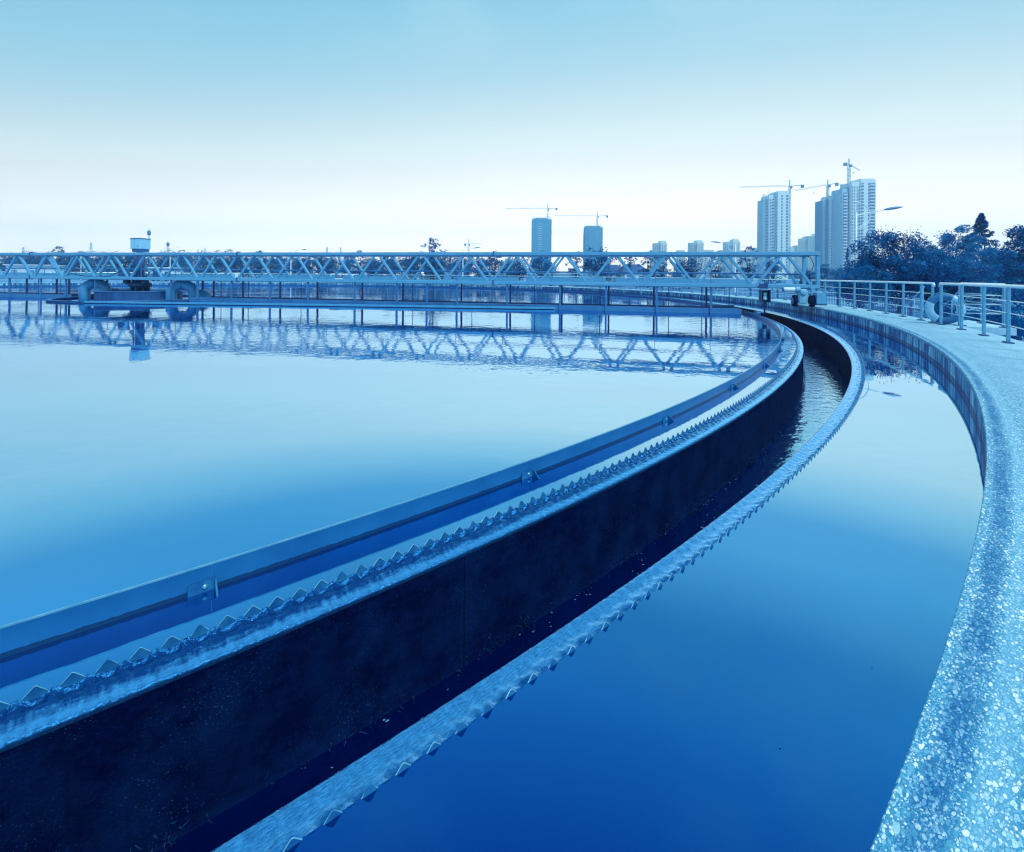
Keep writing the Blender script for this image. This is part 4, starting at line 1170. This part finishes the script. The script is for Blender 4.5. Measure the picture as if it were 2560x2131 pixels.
house(1562, 1618, 681, 661, 88, 'small house with dark hipped roof right of its twin, behind the truss')
def shed(x0, x1, yt, d, label, name='shed', mat='house_wall'):
    c, s = box_at(x0, x1, yt, d, 7.0)
    h = thing(name, label, 'shed', (c.x, c.y, GZ))
    MB().box(c - Vector((0, 0, .12)), (s[0], s[1], s[2] - .24)).build('wall', M[mat], h)
    MB().bbox((c.x, c.y, c.z + s[2] / 2 - .1), (s[0] + .8, s[1] + .8, .22), None, .04).build('roof', M['white_paint'], h)
    n = max(2, int(s[0] / 3.2))
    for k in range(n):
        MB().box((c.x - s[0] / 2 + s[0] * (k + .5) / n, c.y - s[1] / 2 - .03, c.z - .1), (1.5, .08, 1.0)).build('window', M['tower_window'], h)
shed(14, 98, 662, 118, 'long low white-roofed shed at the far left behind the truss')
shed(246, 282, 663, 122, 'low white-roofed shed behind the truss left of the cabinet')
shed(368, 424, 669, 112, 'low white-roofed shed behind the truss right of the cabinet')
shed(1324, 1372, 683, 84, 'low pale shed behind the railing under the left netted tower')
shed(1384, 1442, 682, 86, 'low pale shed behind the railing between the netted towers')

def vehicle(x, d, kind, label, rz=0):
    q = P(x, 700, d); v = thing('parked_van' if kind == 'van' else 'parked_car', label, 'van' if kind == 'van' else 'car', (q.x, q.y, GZ), rz, None)
    L, H, W_ = (4.9, 1.95, 1.8) if kind == 'van' else (4.3, 1.5, 1.75)
    if kind == 'van': prof = [(-L / 2, .35), (L / 2, .35), (L / 2, .95), (L / 2 - .25, 1.1), (L / 2 - 1.0, H - .08), (L / 2 - 1.3, H), (-L / 2 + .1, H), (-L / 2, H - .15)]
    else: prof = [(-L / 2, .32), (L / 2, .32), (L / 2, .72), (L / 2 - 1.1, .92), (L / 2 - 1.8, H - .05), (L / 2 - 2.2, H), (-L / 2 + 1.0, H - .02), (-L / 2 + .2, .95), (-L / 2, .85)]
    MB().prism(prof, (0, 0, 0), (1, 0, 0), (0, 0, 1), W_).build('body', M['car_paint'], v, None, True)
    for sy in (-1, 1):
        y = sy * (W_ / 2 + .008)
        for x0, x1 in (((-2.2, -.6), (-.5, .6), (.7, 1.35)) if kind == 'van' else ((-1.15, -.1), (0, .75))):
            h0, h1 = (1.1, 1.7) if kind == 'van' else (.95, 1.38)
            MB().prism([(x0, h0), (x1 + .12, h0), (x1 - .05, h1), (x0 + .05, h1)], (0, y, 0), (1, 0, 0), (0, 0, 1), .012).build('side_window', M['car_glass'], v, None, True)
        for wx in (-L / 2 + .85, L / 2 - .85):
            o = MB().lathe((wx, sy * (W_ / 2 - .2), .33), [(.2, 0), (.33, .02), (.33, .2), (.2, .22)], 18, (0, sy, 0)).build('wheel', M['black_rubber'], v, None, True)
            MB().lathe((wx, sy * (W_ / 2 - .2), .33), [(.05, .225), (.19, .222)], 14, (0, sy, 0)).build('hub_cap', M['far_grey'], o, None, True)
    MB().bar((L / 2 - .98 if kind == 'van' else L / 2 - 1.76, 0, 1.62 if kind == 'van' else 1.34), (L / 2 - .36 if kind == 'van' else L / 2 - 1.2, 0, 1.12 if kind == 'van' else .98), W_ - .25, .03).build('windscreen', M['car_glass'], v, None, True)
    for sy in (-.65, .65):
        MB().bbox((L / 2, sy, .7), (.06, .3, .16), None, .02).build('headlight', M['bright_steel'], v, None, True)
        MB().bbox((-L / 2, sy, .85), (.05, .14, .3), None, .02).build('tail_light', M['fence_bar'], v, None, True)
vehicle(860, 97, 'van', 'white van parked behind the far railing, left of the white car', .1)
vehicle(896, 95, 'car', 'white car parked right of the white van behind the far railing', .15)
vehicle(571, 104, 'van', 'white van parked behind the far railing right of the pipe bends', 3.0)
vehicle(405, 106, 'car', 'white car parked behind the far railing near the cabinet', 3.2)

# ------------------------------------------------------------------ towers, cranes, masts on the skyline
def tower(name, label, blocks, d, floor=3.0, cat='apartment tower', netted=False):
    """blocks: (x0, x1, ytop, dy, wall material, [(u0,u1,kind)..]) ; u across the front, kind w = window column, b = balcony column"""
    x0 = min(b_[0] for b_ in blocks); x1 = max(b_[1] for b_ in blocks)
    q = P((x0 + x1) / 2, 700, d); t = thing(name, label, cat, (q.x, q.y, GZ))
    nwin = 0; rest = MB(); slabs = MB()
    for (bx0, bx1, yt, dy, mt, cols) in blocks:
        c, s = box_at(bx0, bx1, yt, d + dy, 16.0)
        b = MB(); b.box(c, s); front = c.y - s[1] / 2; zt = c.z + s[2] / 2
        b.box((c.x, c.y, zt + .4), (s[0] * .98, s[1] * .98, .9))
        b.build('wall', M[mt], t)
        n = int((zt - GZ - 5) / floor)
        for (u0, u1, kind) in cols:
            xa, xb = c.x - s[0] / 2 + s[0] * u0, c.x - s[0] / 2 + s[0] * u1
            for k in range(n):
                z = zt - 4.2 - floor * k
                if z < 6: break
                if kind == 'b':
                    slabs.box(((xa + xb) / 2, front - .55, z - 1.05), (xb - xa + .5, 1.3, 1.0))
                if kind == 's':
                    slabs.box(((xa + xb) / 2, front - .2, z - 1.4), (xb - xa, .6, .5)); continue
                if nwin < 99:
                    MB().box(((xa + xb) / 2, front - .05, z), (xb - xa, .25, 1.9)).build('window', M['tower_window'], t); nwin += 1
                else: rest.box(((xa + xb) / 2, front - .05, z), (xb - xa, .25, 1.9))
    if rest.f: tag(rest.build('window_grid', M['tower_window'], t), kind='stuff')
    if slabs.f: tag(slabs.build('balcony_slabs', M['tower_wall'], t), kind='stuff')
    return t
WC = [(.06, .14, 'b'), (.2, .26, 'w'), (.36, .46, 'b'), (.56, .62, 'w'), (.74, .90, 'b')]
tower('apartment_tower', 'pale unfinished tower of flats left of the gap, with a hoist mast each side',
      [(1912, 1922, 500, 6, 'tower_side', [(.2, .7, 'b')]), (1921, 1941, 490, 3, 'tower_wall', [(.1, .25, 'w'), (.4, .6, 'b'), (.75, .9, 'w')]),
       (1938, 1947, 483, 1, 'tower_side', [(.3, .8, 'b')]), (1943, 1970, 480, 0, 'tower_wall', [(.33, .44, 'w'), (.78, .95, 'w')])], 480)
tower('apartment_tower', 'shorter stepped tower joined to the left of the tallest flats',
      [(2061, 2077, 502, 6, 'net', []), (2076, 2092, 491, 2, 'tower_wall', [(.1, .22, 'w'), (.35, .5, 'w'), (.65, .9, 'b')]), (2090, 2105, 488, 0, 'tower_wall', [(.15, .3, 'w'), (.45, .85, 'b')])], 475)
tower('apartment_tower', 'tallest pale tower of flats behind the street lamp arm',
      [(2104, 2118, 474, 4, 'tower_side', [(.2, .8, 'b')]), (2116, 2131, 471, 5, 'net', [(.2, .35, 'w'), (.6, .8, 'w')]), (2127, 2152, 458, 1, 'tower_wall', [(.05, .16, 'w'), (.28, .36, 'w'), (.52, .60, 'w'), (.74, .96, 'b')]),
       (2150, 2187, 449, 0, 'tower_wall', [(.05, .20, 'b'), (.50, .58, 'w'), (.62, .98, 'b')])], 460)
tower('netted_tower', 'left dark tower under construction wrapped in netting', [(1329, 1378, 550, 0, 'net', [(.3, .5, 's')]), (1335, 1366, 547, 2, 'net', [])], 640)
tower('netted_tower', 'right dark tower under construction wrapped in netting, topped with scaffold', [(1462, 1506, 570, 0, 'net', [(.62, .68, 's')]), (1463, 1500, 567, 2, 'net', [])], 700)
for (x0, x1, yt, d, l) in ((1636, 1667, 609, 950, 'first plain block of flats on the horizon right of the netted towers'), (1726, 1759, 608, 960, 'middle plain block of flats on the horizon'), (1815, 1850, 606, 950, 'third plain block of flats on the horizon, by the thin street lamp')):
    m_ = (x0 + x1) / 2
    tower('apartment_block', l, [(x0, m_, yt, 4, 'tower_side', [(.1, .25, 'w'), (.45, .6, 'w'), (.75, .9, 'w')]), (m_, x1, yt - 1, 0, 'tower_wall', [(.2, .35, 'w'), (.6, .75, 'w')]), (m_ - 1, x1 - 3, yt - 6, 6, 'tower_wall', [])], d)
for blocks, d, l in (([(2008, 2021, 597, 10, 'tower_wall', WC[:2]), (2020, 2034, 592, 5, 'tower_side', WC[2:4]), (2034, 2046, 591, 4, 'tower_wall', WC[2:4]), (2042, 2062, 586, 0, 'tower_wall', [(.1, .3, 'w'), (.5, .7, 'w')])], 800, 'stepped row of lower flats in the gap between the tall towers'),
                     ([(1976, 1994, 620, 4, 'tower_wall', []), (1992, 2009, 615, 0, 'tower_side', [])], 900, 'low distant block left of the stepped row of flats'),
                     ([(1866, 1888, 628, 4, 'tower_wall', []), (1886, 1910, 621, 0, 'tower_side', [])], 950, 'low stepped block left of the pale unfinished tower'),
                     ([(1630, 1640, 626, 0, 'tower_side', []), (1696, 1712, 627, 3, 'tower_wall', []), (1766, 1784, 626, 3, 'tower_wall', []), ], 1000, 'row of low distant roofs between the plain blocks'),
                     ([(1802, 1858, 627, 0, 'tower_side', [])], 1010, 'low wide block at the foot of the third plain block')):
    tower('apartment_block', l, blocks, d)
# scaffold tops
def scaffold(x0, x1, y0, y1, d, label):
    q = P((x0 + x1) / 2, y1, d); s = thing('scaffold', label, 'scaffold', tuple(q)); b = MB()
    a, c = P(x0, y1, d), P(x1, y1, d); h = P(x0, y0, d).z - a.z
    for dy in (0, 6):
        for k in range(13):
            p = a.lerp(c, k / 12) + Vector((0, dy, 0)); hh = h * rnd.uniform(.5, 1.05); b.bar(p, p + Vector((0, 0, hh)), .22, .22, up=(1, 0, 0))
        for f_ in (.3, .62): b.bar(a + Vector((0, dy, h * f_)), c + Vector((0, dy, h * f_)), .16, .16)
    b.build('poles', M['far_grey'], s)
scaffold(1330, 1377, 538, 549, 642, 'thin scaffold poles on top of the left netted tower')
scaffold(1463, 1505, 559, 569, 702, 'thin scaffold poles on top of the right netted tower')
def lattice(b, p, h, w_, t, step):
    for sx in (-1, 1):
        for sy in (-1, 1): b.bar(p + Vector((sx * w_ / 2, sy * w_ / 2, 0)), p + Vector((sx * w_ / 2, sy * w_ / 2, h)), t, t, up=(1, 0, 0))
    z = 0; k = 0
    while z < h - step:
        for sy in (-1, 1):
            sg = 1 if k % 2 else -1
            b.bar(p + Vector((-sg * w_ / 2, sy * w_ / 2, z)), p + Vector((sg * w_ / 2, sy * w_ / 2, z + step)), t * .8, t * .8)
            b.bar(p + Vector((-w_ / 2, sy * w_ / 2, z)), p + Vector((w_ / 2, sy * w_ / 2, z)), t * .8, t * .8)
        z += step; k += 1
def crane(x, ybase, yjib, ytop, xl, xr, d, label, ytip=None, yr=None, side=-1):
    """jib end at xl (thin), counter-jib end at xr"""
    base = P(x, ybase, d); zj = P(x, yjib, d).z
    c = thing('tower_crane', label, 'tower crane', tuple(base)); w_ = 1.7; t = .34
    b = MB(); lattice(b, base, zj - base.z, w_, t, 3.0); b.build('mast', M['far_grey'], c)
    pk = Vector((base.x, base.y, P(x, ytop, d).z)); hub = Vector((base.x, base.y, zj))
    b = MB(); b.bar(hub, pk, .8, .8, up=(1, 0, 0)); b.build('apex', M['far_grey'], c)
    tipl = P(xl, ytip if ytip else yjib, d); tipr = P(xr, yr if yr else yjib - 1, d)
    b = MB(); b.bar(hub, tipl, .30, .30); b.bar(hub + Vector((0, 0, 1.1)), tipl + Vector((0, 0, .7)), .22, .22)
    n = 16
    for k in range(n): b.bar(hub.lerp(tipl, k / n), hub.lerp(tipl, (k + .5) / n) + Vector((0, 0, 1.0)), .2, .2)
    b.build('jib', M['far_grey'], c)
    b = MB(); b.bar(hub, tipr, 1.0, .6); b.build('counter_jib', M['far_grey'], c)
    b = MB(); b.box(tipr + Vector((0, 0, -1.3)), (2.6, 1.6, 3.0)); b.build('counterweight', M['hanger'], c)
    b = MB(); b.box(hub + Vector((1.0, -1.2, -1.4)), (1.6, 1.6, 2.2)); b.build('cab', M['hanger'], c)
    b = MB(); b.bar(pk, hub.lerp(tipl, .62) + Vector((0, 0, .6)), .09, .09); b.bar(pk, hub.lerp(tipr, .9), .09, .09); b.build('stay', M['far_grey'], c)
    b = MB(); h = hub.lerp(tipl, .43); b.bar(h, h - Vector((0, 0, 5)), .08, .08, up=(1, 0, 0)); b.box(h - Vector((0, 0, 5.4)), (1.0, .8, .9)); b.build('hook_block', M['far_grey'], c)
crane(1369, 552, 522, 509, 1262, 1391, 648, 'tower crane on the left netted tower, long jib to the left')
crane(1493, 570, 540.5, 528, 1384, 1518, 708, 'tower crane on the right netted tower, long jib to the left')
crane(1972, 690, 466, 451, 1850, 2006, 484, 'tower crane beside the pale unfinished tower, longest jib to the left', 469, 463)
crane(2069, 504, 463, 450, 1988, 2092, 482, 'tower crane with drooping jib above the stepped tower', 478, 458)
crane(2122, 474, 412, 397, 2150, 2113, 466, 'highest tower crane above the tallest flats, jib swung to the right', 428, 408)
crane(1171, 690, 611, 598, 1203, 1163, 640, 'small distant tower crane behind the middle street lamp', 611, 610)
def hoist(x, yb, yt, d, label):
    p = P(x, yb, d); t = thing('hoist_mast', label, 'hoist', tuple(p)); b = MB(); lattice(b, p, P(x, yt, d).z - p.z, 1.5, .3, 2.4); b.build('mast', M['far_grey'], t)
hoist(1908, 690, 486, 482, 'builders hoist mast left of the pale unfinished tower')
hoist(2058, 690, 493, 478, 'builders hoist mast left of the stepped tower')
hoist(2103.5, 480, 460, 470, 'short hoist mast on the roof between the joined towers')
hoist(1459, 690, 585, 704, 'hoist mast left of the right netted tower')
# telecom masts, pylons
def mast(x, yb, y0, y1, yt, d, label):
    p = P(x, yb, d); m_ = thing('telecom_mast', label, 'mast', tuple(p))
    zt = P(x, yt, d).z; za, zb = P(x, y1, d).z, P(x, y0, d).z
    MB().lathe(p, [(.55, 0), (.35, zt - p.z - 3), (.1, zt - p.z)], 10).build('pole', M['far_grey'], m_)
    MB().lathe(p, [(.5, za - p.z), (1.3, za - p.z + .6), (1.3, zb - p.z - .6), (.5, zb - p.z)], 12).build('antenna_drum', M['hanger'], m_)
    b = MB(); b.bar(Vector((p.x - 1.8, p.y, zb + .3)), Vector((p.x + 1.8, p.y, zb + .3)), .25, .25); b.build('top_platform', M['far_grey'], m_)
mast(371.5, 700, 577, 589, 572, 400, 'tall telecom mast with drum antenna right of the cabinet')
mast(419, 700, 607, 617, 601, 480, 'shorter telecom mast farther right of the cabinet')
def pylon(x, yt, d, label):
    p = P(x, 690, d); h = P(x, yt, d).z - p.z; t = thing('pylon', label, 'pylon', tuple(p)); b = MB()
    for sx in (-1, 1):
        for sy in (-1, 1): b.bar(p + Vector((sx * 2.2, sy * 2.2, 0)), p + Vector((sx * .3, sy * .3, h)), .3, .3, up=(1, 0, 0))
    for k in range(8):
        f0 = k / 8; w0 = 2.2 - 1.9 * f0; w1 = 2.2 - 1.9 * (k + 1) / 8
        b.bar(p + Vector((-w0, -w0, h * f0)), p + Vector((w1, -w1, h * (k + 1) / 8)), .18, .18); b.bar(p + Vector((w0, -w0, h * f0)), p + Vector((-w1, -w1, h * (k + 1) / 8)), .18, .18)
    b.build('lattice', M['far_grey'], t)
    for f_, hw in ((.72, 4.2), (.84, 3.6), (.95, 2.8)):
        MB().bar(p + Vector((-hw, 0, h * f_)), p + Vector((hw, 0, h * f_)), .3, .3).build('cross_arm', M['far_grey'], t)
pylon(227, 607, 560, 'lattice pylon left of the cabinet'); pylon(58, 618, 600, 'faint lattice pylon at the far left'); pylon(817, 617, 640, 'faint lattice pylon behind the left half of the truss')
pylon(851, 618, 700, 'faintest small lattice pylon right of its neighbour behind the truss')

# ------------------------------------------------------------------ haze: one closed box of even, pale air
def add_haze(dens):
    t = NT('haze_air')
    pv = t.n('VolumePrincipled', {'Color': (.62, .88, .97, 1), 'Density': dens, 'Anisotropy': .5})
    t.t.links.new(pv.outputs[0], t.out.inputs['Volume'])
    b = MB(); b.box((-20, 40, 60), (2620, 2620, 126.0)); o = b.build('haze', t.m); tag(o, kind='stuff')
    return o
HAZE = .0008
if HAZE: add_haze(HAZE)
